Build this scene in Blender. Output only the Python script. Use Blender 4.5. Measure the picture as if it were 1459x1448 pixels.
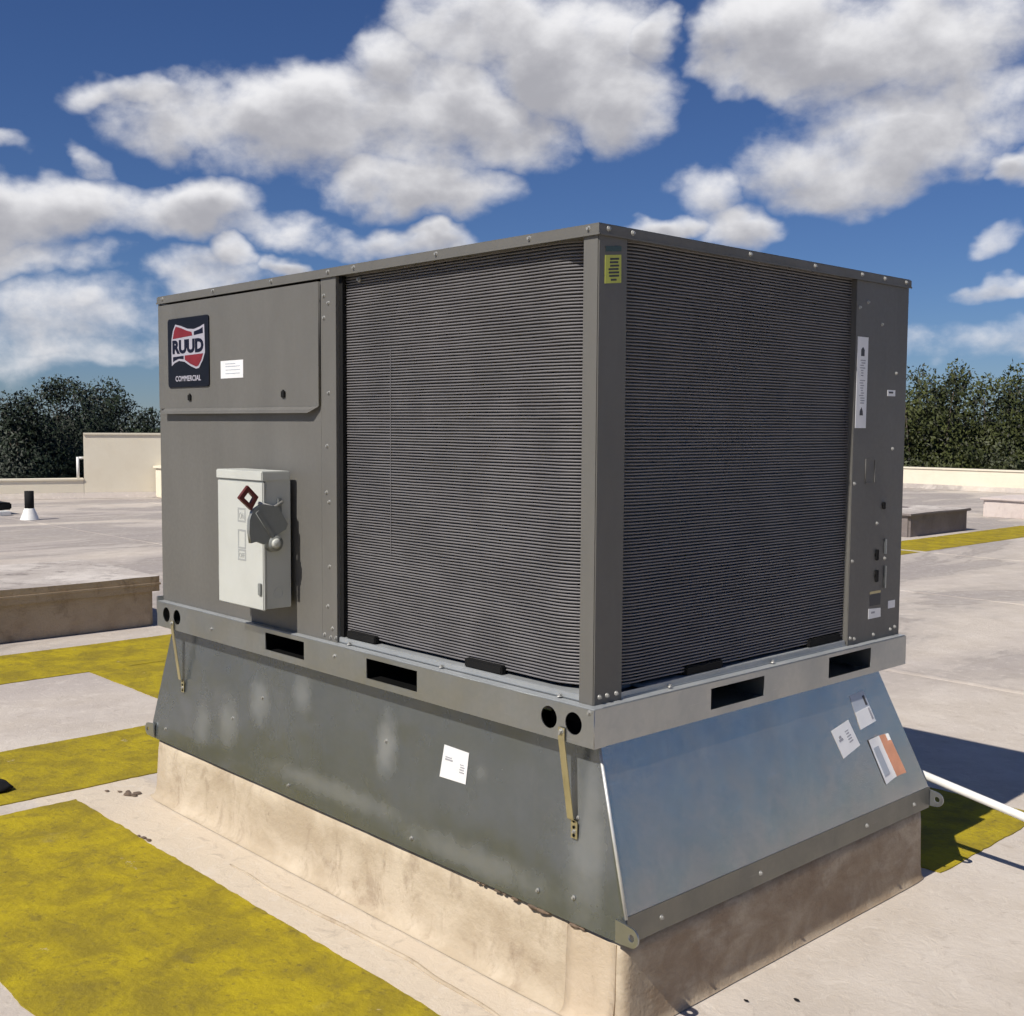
import bpy, bmesh, math, random
import numpy as np
from mathutils import Vector, Matrix, noise as mnoise

scene = bpy.context.scene
C = scene.collection
for o in list(bpy.data.objects):
    bpy.data.objects.remove(o)
R = math.radians

# ------------------------------------------------------------------ camera
cam_d = bpy.data.cameras.new('camera')
cam = bpy.data.objects.new('camera', cam_d)
C.objects.link(cam)
CAM = Vector((1.9329, -2.0926, 1.5176))
cr = Vector((0.68280, 0.73058, 0.00626))
cu = Vector((-0.05633, 0.04410, 0.99744))
cf = Vector((-0.72843, 0.68140, -0.07127))
cam.matrix_world = Matrix(((cr.x, cu.x, -cf.x, CAM.x), (cr.y, cu.y, -cf.y, CAM.y),
                           (cr.z, cu.z, -cf.z, CAM.z), (0, 0, 0, 1)))
cam_d.sensor_fit = 'HORIZONTAL'
cam_d.sensor_width = 36
cam_d.lens = 1635.1 / 1459 * 36
cam_d.clip_start = 0.05
cam_d.clip_end = 5000
scene.camera = cam
scene.view_settings.view_transform = 'Standard'
scene.view_settings.look = 'None'
scene.view_settings.gamma = 1.0
scene.view_settings.exposure = 0.0
scene.view_settings.use_curve_mapping = False

# ------------------------------------------------------------------ sun
LIGHT = Vector((-0.028, 1.0, -1.138)).normalized()     # direction the light travels
sun_d = bpy.data.lights.new('sun', 'SUN')
sun_d.energy = 5.0
sun_d.angle = R(0.53)
sun_d.color = (1.0, 0.945, 0.86)
sun = bpy.data.objects.new('sun', sun_d)
C.objects.link(sun)
sun.rotation_euler = LIGHT.to_track_quat('-Z', 'Y').to_euler()
sun.location = (0, -6, 9)
SUN_EL = math.asin(-LIGHT.z)
SUN_ROT = math.atan2(-LIGHT.x, -LIGHT.y)

# ------------------------------------------------------------------ world: sky and clouds
SKY = 0.052
YAW = 0.8187
world = bpy.data.worlds.new('World')
scene.world = world
world.use_nodes = True
nt = world.node_tree
nt.nodes.clear()


class NT:
    """small helper for writing node graphs"""
    def __init__(s, tree):
        s.t = tree

    def n(s, typ, **kw):
        nd = s.t.nodes.new(typ)
        for k, v in kw.items():
            setattr(nd, k, v)
        return nd

    def put(s, sock, v):
        if v is None:
            return
        if hasattr(v, 'is_output'):
            s.t.links.new(v, sock)
        else:
            sock.default_value = v

    def m(s, op, a, b=None, c=None, clamp=False):
        nd = s.n('ShaderNodeMath', operation=op, use_clamp=clamp)
        s.put(nd.inputs[0], a)
        s.put(nd.inputs[1], b)
        s.put(nd.inputs[2], c)
        return nd.outputs[0]

    def v(s, op, a, b=None, out=0):
        nd = s.n('ShaderNodeVectorMath', operation=op)
        s.put(nd.inputs[0], a)
        s.put(nd.inputs[1], b)
        return nd.outputs[out]

    def noise(s, vec, scale, detail=4, rough=0.55, dist=0.0, out=0):
        nd = s.n('ShaderNodeTexNoise')
        s.put(nd.inputs['Vector'], vec)
        nd.inputs['Scale'].default_value = scale
        nd.inputs['Detail'].default_value = detail
        nd.inputs['Roughness'].default_value = rough
        nd.inputs['Distortion'].default_value = dist
        return nd.outputs[out]

    def step(s, x, a, b, lo=0.0, hi=1.0):
        nd = s.n('ShaderNodeMapRange', interpolation_type='SMOOTHSTEP')
        s.put(nd.inputs['Value'], x)
        nd.inputs['From Min'].default_value = a
        nd.inputs['From Max'].default_value = b
        nd.inputs['To Min'].default_value = lo
        nd.inputs['To Max'].default_value = hi
        return nd.outputs[0]

    def mix(s, f, a, b, mode='MIX'):
        nd = s.n('ShaderNodeMix', data_type='RGBA', blend_type=mode)
        s.put(nd.inputs[0], f)
        s.put(nd.inputs[6], a if not isinstance(a, tuple) else (*a[:3], 1))
        s.put(nd.inputs[7], b if not isinstance(b, tuple) else (*b[:3], 1))
        return nd.outputs[2]

    def scale(s, vec, sc):
        return s.v('MULTIPLY', vec, sc)


def px_dir(px, py):
    d = cf + cr * ((px - 729.5) / 1635.1) + cu * ((724 - py) / 1635.1)
    d.normalize()
    x = d.x * math.cos(YAW) + d.y * math.sin(YAW)
    y = -d.x * math.sin(YAW) + d.y * math.cos(YAW)
    return math.atan2(x, y), math.asin(d.z)


CLOUDS = [  # centre, radii (of the frame), thickness
    (300, 172, 130, 52, .9), (215, 146, 95, 22, .7), (450, 185, 190, 85, 1), (600, 165, 160, 100, 1), (700, 195, 110, 58, .9),
    (560, 262, 110, 48, .9), (650, 285, 90, 36, .7),
    (570, 85, 85, 48, .9), (700, 50, 120, 65, 1), (800, 75, 130, 90, 1), (885, 130, 95, 88, .95), (930, 65, 50, 40, .8),
    (100, 300, 150, 46, .95), (0, 312, 120, 52, .95), (250, 308, 130, 40, .9), (370, 332, 90, 22, .45), (50, 365, 130, 26, .6),
    (1110, 55, 95, 75, 1), (1080, 105, 72, 40, .9), (1200, 70, 120, 85, 1), (1250, 200, 150, 85, 1), (1340, 50, 170, 90, .95),
    (1410, 130, 120, 62, .8), (1240, 250, 110, 46, .9), (1445, 240, 45, 22, .7), (1330, 215, 70, 50, .7),
    (300, 390, 105, 28, .7), (350, 370, 45, 24, .7), (425, 382, 34, 15, .6), (600, 347, 100, 22, .8), (920, 312, 62, 20, .8),
    (1060, 318, 78, 32, .75), (1020, 275, 50, 28, .35),
    (132, 235, 28, 24, .45), (110, 428, 64, 20, .5), (165, 445, 70, 20, .45), (20, 470, 160, 42, .3), (110, 505, 130, 14, .3),
    (70, 440, 210, 40, .42), (130, 488, 170, 26, .36), (1430, 402, 50, 12, .4), (1380, 482, 110, 26, .3), (1440, 335, 34, 16, .35), (12, 200, 28, 13, .3),
]

N = NT(nt)
tc = N.n('ShaderNodeTexCoord')
vec = tc.outputs['Generated']
d = N.v('NORMALIZE', vec)
sep = N.n('ShaderNodeSeparateXYZ')
nt.links.new(d, sep.inputs[0])
wx = N.v('DOT_PRODUCT', d, (math.cos(YAW), math.sin(YAW), 0), out='Value')
wy = N.v('DOT_PRODUCT', d, (-math.sin(YAW), math.cos(YAW), 0), out='Value')
az = N.m('ARCTAN2', wx, wy)
el = N.m('ARCSINE', sep.outputs[2])
sky = N.n('ShaderNodeTexSky', sky_type='NISHITA')
sky.sun_disc = False
sky.sun_elevation = SUN_EL
sky.sun_rotation = SUN_ROT
sky.altitude = 0
sky.air_density = 1.0
sky.dust_density = 0.0
sky.ozone_density = 2.6
blue = N.mix(1.0, sky.outputs[0], (.57, .77, 1.20), 'MULTIPLY')
K = 1.0 / SKY
WHITE, GREY = (.90 * K, .895 * K, .91 * K), (.41 * K, .41 * K, .445 * K)


def background(alpha, shade):
    b = N.n('ShaderNodeBackground')
    b.inputs['Strength'].default_value = SKY
    nt.links.new(N.mix(alpha, blue, N.mix(shade, WHITE, GREY)), b.inputs['Color'])
    return b.outputs[0]


# cumulus field ahead, laid out by direction
st = N.scale(d, (1, 1, 1.45))
warp = N.v('MULTIPLY', N.v('SUBTRACT', N.noise(st, 9, 4, .55, out=1), (.5, .5, .5)), (.12, .075, 0))
cmb = N.n('ShaderNodeCombineXYZ')
nt.links.new(az, cmb.inputs[0])
nt.links.new(el, cmb.inputs[1])
q = N.v('ADD', cmb.outputs[0], warp)
field = under = None
for (px, py, rx, ry, w) in CLOUDS:
    a0, e0 = px_dir(px, py)
    ra, re = rx / 1700 * 1.04, ry / 1740 * 1.04
    vm = N.n('ShaderNodeVectorMath', operation='MULTIPLY_ADD')
    nt.links.new(q, vm.inputs[0])
    vm.inputs[1].default_value = (1 / ra, 1 / re, 0)
    vm.inputs[2].default_value = (-a0 / ra, -e0 / re, 0)
    r2 = N.v('DOT_PRODUCT', vm.outputs[0], vm.outputs[0], out='Value')
    val = N.m('MULTIPLY_ADD', r2, -w, w)
    low = N.m('SUBTRACT', val, N.v('DOT_PRODUCT', vm.outputs[0], (0, w * .9, 0), out='Value'))
    field = val if field is None else N.m('MAXIMUM', field, val)
    under = low if under is None else N.m('MAXIMUM', under, low)
puff = N.m('MULTIPLY', N.m('SUBTRACT', N.noise(st, 11, 10, .58, .1), .51), 2.5)
puff_up = N.m('MULTIPLY', N.m('SUBTRACT', N.noise(N.v('ADD', st, (.002, -.004, .030)), 11, 6, .54, .1), .50), 2.7)
d0 = N.m('ADD', N.m('MAXIMUM', field, -1.3), puff)
lit = N.m('ADD', N.m('MULTIPLY', N.m('MAXIMUM', under, -1.3), .85), puff_up)
ahead = background(N.m('MULTIPLY', N.step(d0, -.30, .82), .98), N.step(lit, -.12, 1.32))
# all round and overhead the same kind of broken cumulus goes on
gen = N.m('MULTIPLY', N.m('SUBTRACT', N.noise(st, 3.1, 5, .6), .56), 7.0)
around = background(N.m('MULTIPLY', N.step(gen, -.1, .9), .95), N.step(gen, .1, 1.6))
gate = N.m('MAXIMUM', N.step(N.m('ABSOLUTE', az), .46, .56), N.step(el, .36, .43))
gate = N.m('MAXIMUM', gate, N.step(el, -.02, -.03))
mx = N.n('ShaderNodeMixShader')
nt.links.new(gate, mx.inputs[0])
nt.links.new(ahead, mx.inputs[1])
nt.links.new(around, mx.inputs[2])
world.cycles.sampling_method = 'NONE'
wo = N.n('ShaderNodeOutputWorld')
nt.links.new(mx.outputs[0], wo.inputs['Surface'])


# ------------------------------------------------------------------ materials
def material(name):
    m = bpy.data.materials.new(name)
    m.use_nodes = True
    t = m.node_tree
    b = t.nodes['Principled BSDF']
    n = NT(t)
    pos = n.n('ShaderNodeNewGeometry').outputs['Position']
    return m, n, b, pos


def bump(n, b, h, strength=.3, dist=.01):
    bp = n.n('ShaderNodeBump')
    bp.inputs['Strength'].default_value = strength
    bp.inputs['Distance'].default_value = dist
    n.put(bp.inputs['Height'], h)
    n.t.links.new(bp.outputs[0], b.inputs['Normal'])


def plain(name, col, rough=.5, metal=0.0, spec=.5, var=.12, vscale=14):
    m, n, b, pos = material(name)
    f = n.noise(pos, vscale, 4)
    dark = tuple(c * (1 - var) for c in col)
    lite = tuple(min(1, c * (1 + var)) for c in col)
    n.put(b.inputs['Base Color'], n.mix(n.step(f, .3, .7), dark, lite))
    n.put(b.inputs['Roughness'], n.step(f, .2, .8, rough * .9, min(1, rough * 1.1)))
    b.inputs['Metallic'].default_value = metal
    b.inputs['Specular IOR Level'].default_value = spec
    return m


def mat_paint(name, col):
    m, n, b, pos = material(name)
    f = n.noise(n.scale(pos, (1, 1, .35)), 5, 5, .6)
    f2 = n.noise(pos, 60, 3)
    c = n.mix(n.step(f, .3, .72), tuple(x * .93 for x in col), tuple(x * 1.05 for x in col))
    # pale dust towards drips and corners, with a shape of its own
    dust = n.step(n.noise(n.scale(pos, (6, 6, .7)), 4, 4), .58, .78, 0, .16)
    c = n.mix(dust, c, (.215, .205, .19))
    n.put(b.inputs['Base Color'], c)
    n.put(b.inputs['Roughness'], n.step(f2, .3, .7, .42, .55))
    b.inputs['Specular IOR Level'].default_value = .25
    bump(n, b, n.noise(pos, 260, 2), .05, .001)
    return m


def mat_galv(name, base=.52, rough=.3, stains_and_sheen=(), metal=.92, tint=(1, 1, 1), wave=.10):
    m, n, b, pos = material(name)
    vo = n.n('ShaderNodeTexVoronoi')
    n.put(vo.inputs['Vector'], pos)
    vo.inputs['Scale'].default_value = 75
    sp = n.n('ShaderNodeSeparateColor')
    n.t.links.new(vo.outputs['Color'], sp.inputs[0])
    cloudy = n.noise(n.scale(pos, (1, 1, .6)), 4.5, 3, .6)
    c = n.mix(sp.outputs[0], (base * .94, base * .985, base * 1.0), (base * 1.0, base * 1.035, base * 1.045))
    c = n.mix(n.step(cloudy, .35, .75, 0, .35), c, (base * .70, base * .75, base * .77))
    c = n.mix(1.0, c, tint, 'MULTIPLY')
    drip = n.noise(n.scale(pos, (16, 16, 1.1)), 2.2, 3, .6)
    c = n.mix(n.step(drip, .60, .76, 0, .12), c, (base * 1.35, base * 1.33, base * 1.25))
    scr = n.noise(n.scale(pos, (3, 3, 60)), 3.0, 2, .5)
    c = n.mix(n.step(scr, .70, .76, 0, .25), c, (base * 1.5, base * 1.5, base * 1.45))
    rg = n.step(n.noise(pos, 9, 3, .6), .3, .7, rough * .82, rough * 1.25)
    met = None
    if stains_and_sheen:
        tot = None
        s3 = n.n('ShaderNodeSeparateXYZ')
        n.t.links.new(pos, s3.inputs[0])
        wob = n.m('MULTIPLY', n.m('SUBTRACT', n.noise(pos, 16, 4, .6), .5), .95)
        for (sx, sz, rx, rz, amt) in stains_and_sheen:     # chalky residue round screws; the broad bands paint reflected light
            da = n.m('MULTIPLY', n.m('SUBTRACT', s3.outputs[0], sx), 1 / rx)
            dz = n.m('MULTIPLY', n.m('SUBTRACT', s3.outputs[2], sz), 1 / rz)
            r = n.m('ADD', n.m('SQRT', n.m('MULTIPLY_ADD', da, da, n.m('MULTIPLY', dz, dz))), wob)
            v = n.step(r, .15, 1.15, amt, 0)
            tot = v if tot is None else n.m('MAXIMUM', tot, v)
        c = n.mix(tot, c, (.36, .36, .345))
        rg = n.m('ADD', rg, n.m('MULTIPLY', tot, .35))
        met = n.m('SUBTRACT', metal, n.m('MULTIPLY', tot, metal * .9))
    n.put(b.inputs['Base Color'], c)
    n.put(b.inputs['Roughness'], rg)
    n.put(b.inputs['Metallic'], met if met is not None else metal)
    bump(n, b, n.noise(pos, 3.0, 2), wave, .03)
    return m


def mat_roof():
    m, n, b, pos = material('roof_coating')
    s3 = n.n('ShaderNodeSeparateXYZ')
    n.t.links.new(pos, s3.inputs[0])
    big = n.noise(n.scale(pos, (.9, .35, 1)), .55, 4, .6)
    mid = n.noise(pos, 3.2, 5, .62)
    fine = n.noise(pos, 42, 3, .65)
    c = n.mix(n.step(mid, .32, .7), (.50, .44, .375), (.575, .515, .45))
    c = n.mix(n.step(big, .42, .64, 0, .75), c, (.42, .37, .34))
    # ponding stains: dark rims further off
    far = n.m('MAXIMUM', n.step(s3.outputs[0], -4.2, -6.5), n.step(s3.outputs[1], 3.0, 6.5))
    pond = n.noise(n.scale(pos, (1.5, .55, 1)), .42, 6, .58, .6)
    c = n.mix(n.m('MULTIPLY', far, n.step(pond, .40, .58, 0, .75)), c, (.29, .26, .245))
    rim = n.m('ABSOLUTE', n.m('SUBTRACT', pond, .505))
    c = n.mix(n.m('MULTIPLY', far, n.step(rim, .0, .022, .30, 0)), c, (.20, .18, .165))
    pale = n.noise(n.scale(pos, (1.4, .5, 1)), .9, 5, .6)
    c = n.mix(n.m('MULTIPLY', far, n.step(pale, .58, .66, 0, .5)), c, (.52, .47, .43))
    # warm cream apron of coating brushed round the curb
    ax = n.m('MULTIPLY', n.step(s3.outputs[1], .10, .02), n.step(s3.outputs[1], -.45, -.36))
    ax = n.m('MULTIPLY', ax, n.step(s3.outputs[0], .10, -.05))
    ax = n.m('MULTIPLY', ax, n.step(s3.outputs[0], -2.95, -2.75))
    c = n.mix(n.m('MULTIPLY', ax, .75), c, (.63, .535, .41))
    dirt = n.noise(pos, 13, 5, .72, .6)
    c = n.mix(n.step(dirt, .55, .72, 0, .42), c, (.33, .275, .225))
    c = n.mix(n.step(dirt, .46, .34, 0, .35), c, (.66, .60, .53))
    speck = n.noise(pos, 95, 2, .5)
    c = n.mix(n.step(speck, .71, .77, 0, .30), c, (.22, .19, .16))
    n.put(b.inputs['Base Color'], c)
    b.inputs['Roughness'].default_value = .85
    b.inputs['Specular IOR Level'].default_value = .2
    h = n.m('ADD', n.m('MULTIPLY', mid, .6), n.m('ADD', n.m('MULTIPLY', dirt, .55), n.m('MULTIPLY', fine, .22)))
    bump(n, b, h, .6, .014)
    return m


def mat_yellow():
    m, n, b, pos = material('yellow_walkway_paint')
    a = n.noise(pos, 4.6, 6, .70, .4)
    d2 = n.noise(pos, 10.5, 5, .70, .6)
    c = n.mix(n.step(a, .35, .66), (.245, .190, .024), (.40, .312, .018))
    c = n.mix(n.step(d2, .50, .72, 0, .60), c, (.165, .128, .035))
    c = n.mix(n.step(n.noise(pos, 34, 4, .7), .56, .72, 0, .6), c, (.12, .092, .035))
    c = n.mix(n.step(n.noise(pos, 5.2, 5, .6), .63, .76, 0, .25), c, (.44, .36, .13))
    roller = n.noise(n.scale(pos, (1, 9, 1)), 4.5, 3, .6)
    c = n.mix(n.step(roller, .45, .70, 0, .28), c, (.24, .185, .018))
    worn = n.noise(pos, 6.5, 5, .75, .2)
    c = n.mix(n.step(worn, .665, .70, 0, .75), c, (.45, .385, .26))
    n.put(b.inputs['Base Color'], c)
    b.inputs['Roughness'].default_value = .8
    b.inputs['Specular IOR Level'].default_value = .1
    bump(n, b, n.m('ADD', n.noise(pos, 48, 3, .65), n.m('MULTIPLY', d2, .8)), .5, .009)
    return m


def mat_stucco(name, c1, c2, stain, amt=.6, sc=3.0, bs=.45):
    m, n, b, pos = material(name)
    a = n.noise(n.scale(pos, (1, 1, 1.4)), sc, 5, .64, .3)
    d2 = n.noise(n.scale(pos, (1, 1, .6)), sc * 3.0, 5, .70, .5)
    c = n.mix(n.step(a, .35, .66), c1, c2)
    c = n.mix(n.step(d2, .50, .74, 0, amt), c, stain)
    c = n.mix(n.step(n.noise(pos, 45, 4, .6), .66, .78, 0, .4), c, tuple(x * .5 for x in stain))
    n.put(b.inputs['Base Color'], c)
    b.inputs['Roughness'].default_value = .88
    b.inputs['Specular IOR Level'].default_value = .2
    h = n.m('ADD', n.noise(pos, 60, 3, .65), n.m('MULTIPLY', n.noise(pos, 10, 4, .62), 1.8))
    bump(n, b, h, bs, .01)
    return m


def mat_leaf(name, dark, lite):
    m, n, b, pos = material(name)
    f = n.noise(pos, .9, 3)
    f2 = n.noise(pos, 7.0, 2)
    c = n.mix(n.step(f, .35, .65), dark, lite)
    c = n.mix(n.step(f2, .55, .75, 0, .15), c, tuple(x * 1.5 for x in lite))
    n.put(b.inputs['Base Color'], c)
    b.inputs['Roughness'].default_value = .55
    b.inputs['Specular IOR Level'].default_value = .3
    # leaves of a crown share part of the crown's rounded normal, so they shade as masses
    tc_ = n.n('ShaderNodeTexCoord').outputs['Object']
    gn = n.n('ShaderNodeNewGeometry').outputs['Normal']
    sc_ = n.n('ShaderNodeVectorMath', operation='SCALE')
    n.t.links.new(gn, sc_.inputs[0])
    sc_.inputs['Scale'].default_value = .55
    nn = n.v('NORMALIZE', n.v('ADD', n.v('NORMALIZE', tc_), sc_.outputs[0]))
    n.t.links.new(nn, b.inputs['Normal'])
    return m


M = {}
M['paint'] = mat_paint('taupe_cabinet_paint', (.143, .138, .126))
M['galv'] = mat_galv('galvanised_rail', .42, .36)
M['galv_front'] = mat_galv('galvanised_adapter', .200, .23, metal=.68, tint=(.94, 1.0, 1.05), wave=.5, stains_and_sheen=(
    (-1.83, .42, .085, .11, .34), (-1.62, .535, .08, .10, .40), (-1.35, .61, .065, .09, .34),
    (-.87, .53, .065, .115, .48), (-2.02, .37, .07, .10, .28), (-.43, .545, .03, .03, .2), (-1.15, .33, .45, .045, .30), (-.45, .30, .40, .05, .30), (-.02, .48, .09, .30, .38)))  # broad last entries paint bright reflections low down and by the near corner
M['galv_side'] = mat_galv('galvanised_side', .52, .21, tint=(1.20, 1.0, .84))
M['galv_skirt'] = mat_galv('galvanised_skirt', .20, .38, tint=(1.0, .97, .9))  # same steel, darkened and browned to paint in the roof's reflection
M['pan'] = mat_galv('galvanised_pan', .42, .45, metal=.35)
M['seam'] = plain('bright_seam', (.62, .62, .60), .4, .3)
M['zinc'] = plain('zinc_strap', (.50, .44, .26), .42, .75)
M['screw'] = plain('screw_steel', (.40, .395, .37), .5, .5)
M['roof'] = mat_roof()
M['yellow'] = mat_yellow()
def mat_curb():
    m = mat_stucco('curb_coating', (.435, .355, .255), (.56, .475, .36), (.29, .22, .155), .72, 3.4, .30)
    n = NT(m.node_tree)
    b = m.node_tree.nodes['Principled BSDF']
    old = b.inputs['Base Color'].links[0].from_socket
    pos = n.n('ShaderNodeNewGeometry').outputs['Position']
    s3 = n.n('ShaderNodeSeparateXYZ')
    m.node_tree.links.new(pos, s3.inputs[0])
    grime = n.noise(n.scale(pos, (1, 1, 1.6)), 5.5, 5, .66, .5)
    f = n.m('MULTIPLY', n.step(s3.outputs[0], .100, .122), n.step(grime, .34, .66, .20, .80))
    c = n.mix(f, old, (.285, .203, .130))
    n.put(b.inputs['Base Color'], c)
    return m


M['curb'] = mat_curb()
M['patch'] = mat_stucco('flashing_patch', (.48, .385, .275), (.57, .47, .35), (.36, .27, .19), .5, 3.0, .26)
M['oldcurb'] = mat_stucco('weathered_curb', (.36, .27, .18), (.45, .355, .25), (.18, .135, .09), .75, 2.0)
M['oldcap'] = mat_stucco('weathered_curb_top', (.40, .355, .32), (.60, .55, .50), (.15, .13, .12), .85, 1.6)
M['greycurb'] = mat_stucco('grey_curb', (.20, .17, .16), (.245, .215, .20), (.13, .11, .10), .5, 2.0)
M['palecurb'] = mat_stucco('pale_curb', (.58, .50, .46), (.66, .58, .53), (.45, .38, .34), .5, 2.0)
M['wall'] = mat_stucco('parapet_paint', (.77, .70, .555), (.80, .735, .59), (.70, .62, .48), .35, 1.1, .12)
M['black'] = plain('black_rubber_and_shadow', (.010, .010, .010), .8, spec=.2)
M['dark'] = plain('recess_shade_black', (.004, .004, .004), .95, spec=.1)  # near-black that paints the shade inside holes, pockets and gaps
M['white'] = plain('white_label', (.80, .80, .80), .5, var=.03)
M['pvc'] = plain('white_pvc', (.82, .81, .77), .4, var=.05)
M['disc'] = plain('light_grey_enamel', (.54, .55, .51), .42, var=.04, vscale=6)
M['lever'] = plain('grey_lever', (.21, .22, .21), .45, var=.08)
M['red'] = plain('dark_red_grip', (.115, .02, .018), .5)
M['badge'] = plain('black_badge', (.005, .0055, .010), .45, spec=.25, var=.2)
M['logo_red'] = plain('badge_red', (.20, .022, .03), .5, spec=.2)
M['logo_white'] = plain('badge_silver', (.40, .385, .44), .4, var=.05)
M['navy'] = plain('badge_navy', (.006, .007, .020), .5, spec=.2)
M['ystick'] = plain('yellow_sticker', (.52, .54, .10), .5, var=.06)
M['ink'] = plain('printed_ink', (.05, .05, .055), .6)
M['greyink'] = plain('grey_ink', (.34, .34, .37), .6)
M['faint'] = plain('faint_print', (.36, .37, .36), .6, var=.04)
M['orange'] = plain('orange_print', (.52, .25, .16), .5)
M['plastic'] = plain('clear_pouch', (.42, .45, .50), .2, var=.06)
M['tube'] = plain('coil_tube_aluminium', (.195, .187, .190), .55, .3, var=.10, vscale=7, spec=.35)
M['fin'] = plain('coil_fins', (.130, .125, .128), .6, .3, var=.15, vscale=9)
M['ground'] = mat_stucco('ground_grass', (.05, .07, .03), (.08, .10, .04), (.10, .09, .06), .5, .05)
M['bark'] = plain('bark', (.07, .055, .04), .9, var=.3, vscale=4)
M['leaf_dark'] = mat_leaf('dark_leaves', (.012, .020, .011), (.027, .041, .020))
M['leaf_olive'] = mat_leaf('olive_leaves', (.027, .035, .010), (.066, .076, .020))
M['debris'] = plain('dried_sealant', (.14, .098, .068), .9, var=.4, vscale=40)


# ------------------------------------------------------------------ builders
def thing(name, label, cat, loc, group=None):
    o = bpy.data.objects.new(name, None)
    o.empty_display_size = .1
    C.objects.link(o)
    o.location = loc
    o['label'] = label
    o['category'] = cat
    if group:
        o['group'] = group
    return o


def tag(o, label, cat, group=None):
    o['label'] = label
    o['category'] = cat
    if group:
        o['group'] = group
    return o


def wloc(o):
    v = Vector(o.location)
    while o.parent:
        o = o.parent
        v = v + Vector(o.location)
    return v


def add(name, me, mat, parent=None, origin=None, smooth=False):
    """link a mesh given in world coordinates; its origin goes to the middle of its box"""
    if len(me.vertices):
        lo = Vector((min(v.co[i] for v in me.vertices) for i in range(3)))
        hi = Vector((max(v.co[i] for v in me.vertices) for i in range(3)))
        c = origin if origin is not None else (lo + hi) / 2
        if origin is None and parent is None:
            c.z = lo.z
        me.transform(Matrix.Translation(-Vector(c)))
    else:
        c = Vector()
    me.materials.clear()
    me.materials.append(mat)
    if smooth:
        for p in me.polygons:
            p.use_smooth = True
    o = bpy.data.objects.new(name, me)
    C.objects.link(o)
    if parent:
        o.parent = parent
        o.location = Vector(c) - wloc(parent)
    else:
        o.location = c
    return o


def mesh(name, vs, fs, mat, parent=None, smooth=False):
    me = bpy.data.meshes.new(name)
    me.from_pydata([tuple(v) for v in vs], [], fs)
    me.update()
    return add(name, me, mat, parent, smooth=smooth)


def bm_mesh(name, bm, mat, parent=None, smooth=False):
    bmesh.ops.recalc_face_normals(bm, faces=bm.faces)
    me = bpy.data.meshes.new(name)
    bm.to_mesh(me)
    bm.free()
    return add(name, me, mat, parent, smooth=smooth)


def bm_box(bm, x0, x1, y0, y1, z0, z1):
    vs = [bm.verts.new((x, y, z)) for x in (x0, x1) for y in (y0, y1) for z in (z0, z1)]
    for f in ((0, 1, 3, 2), (4, 6, 7, 5), (0, 4, 5, 1), (2, 3, 7, 6), (0, 2, 6, 4), (1, 5, 7, 3)):
        bm.faces.new([vs[i] for i in f])


def box(name, x0, x1, y0, y1, z0, z1, mat, parent=None, bev=0.0, seg=2):
    bm = bmesh.new()
    bm_box(bm, x0, x1, y0, y1, z0, z1)
    if bev:
        bmesh.ops.recalc_face_normals(bm, faces=bm.faces)
        bmesh.ops.bevel(bm, geom=bm.edges[:], offset=bev, segments=seg, affect='EDGES')
    return bm_mesh(name, bm, mat, parent)


def sheet(outline, holes=(), thick=.002, bevel=0.0):
    """flat plate with holes in (u,v), as a mesh with w from 0 to thick"""
    cu_ = bpy.data.curves.new('outline', 'CURVE')
    cu_.dimensions = '2D'
    cu_.fill_mode = 'BOTH'
    cu_.extrude = thick / 2
    for ring in (outline, *holes):
        sp = cu_.splines.new('POLY')
        sp.points.add(len(ring) - 1)
        for p, q in zip(sp.points, ring):
            p.co = (q[0], q[1], 0, 1)
        sp.use_cyclic_u = True
    ob = bpy.data.objects.new('outline', cu_)
    me = bpy.data.meshes.new_from_object(ob)
    bpy.data.objects.remove(ob)
    bpy.data.curves.remove(cu_)
    for v in me.vertices:
        v.co.z += thick / 2
    return me


def remap(me, f):
    for v in me.vertices:
        v.co = f(*v.co)
    me.update()
    return me


def plate(name, outline, holes, thick, f, mat, parent):
    me = remap(sheet(outline, holes, thick), f)
    bm = bmesh.new()
    bm.from_mesh(me)
    bmesh.ops.recalc_face_normals(bm, faces=bm.faces)
    bm.to_mesh(me)
    bm.free()
    return add(name, me, mat, parent)


def rect(a, b, c, d2):
    return [(a, c), (b, c), (b, d2), (a, d2)]


def ring(u, v, r, n=20):
    return [(u + r * math.cos(i * math.tau / n), v + r * math.sin(i * math.tau / n)) for i in range(n)]


def rrect(u0, u1, v0, v1, r, n=5):
    pts = []
    for (cx, cy, a) in ((u1 - r, v0 + r, -90), (u1 - r, v1 - r, 0), (u0 + r, v1 - r, 90), (u0 + r, v0 + r, 180)):
        for i in range(n + 1):
            t = R(a + 90 * i / n)
            pts.append((cx + r * math.cos(t), cy + r * math.sin(t)))
    return pts


def front(y):                      # plate facing -y: u = x, v = z
    return lambda u, v, w: Vector((u, y - w, v))


def side(x):                       # plate facing +x: u = y, v = z
    return lambda u, v, w: Vector((x + w, u, v))


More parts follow.
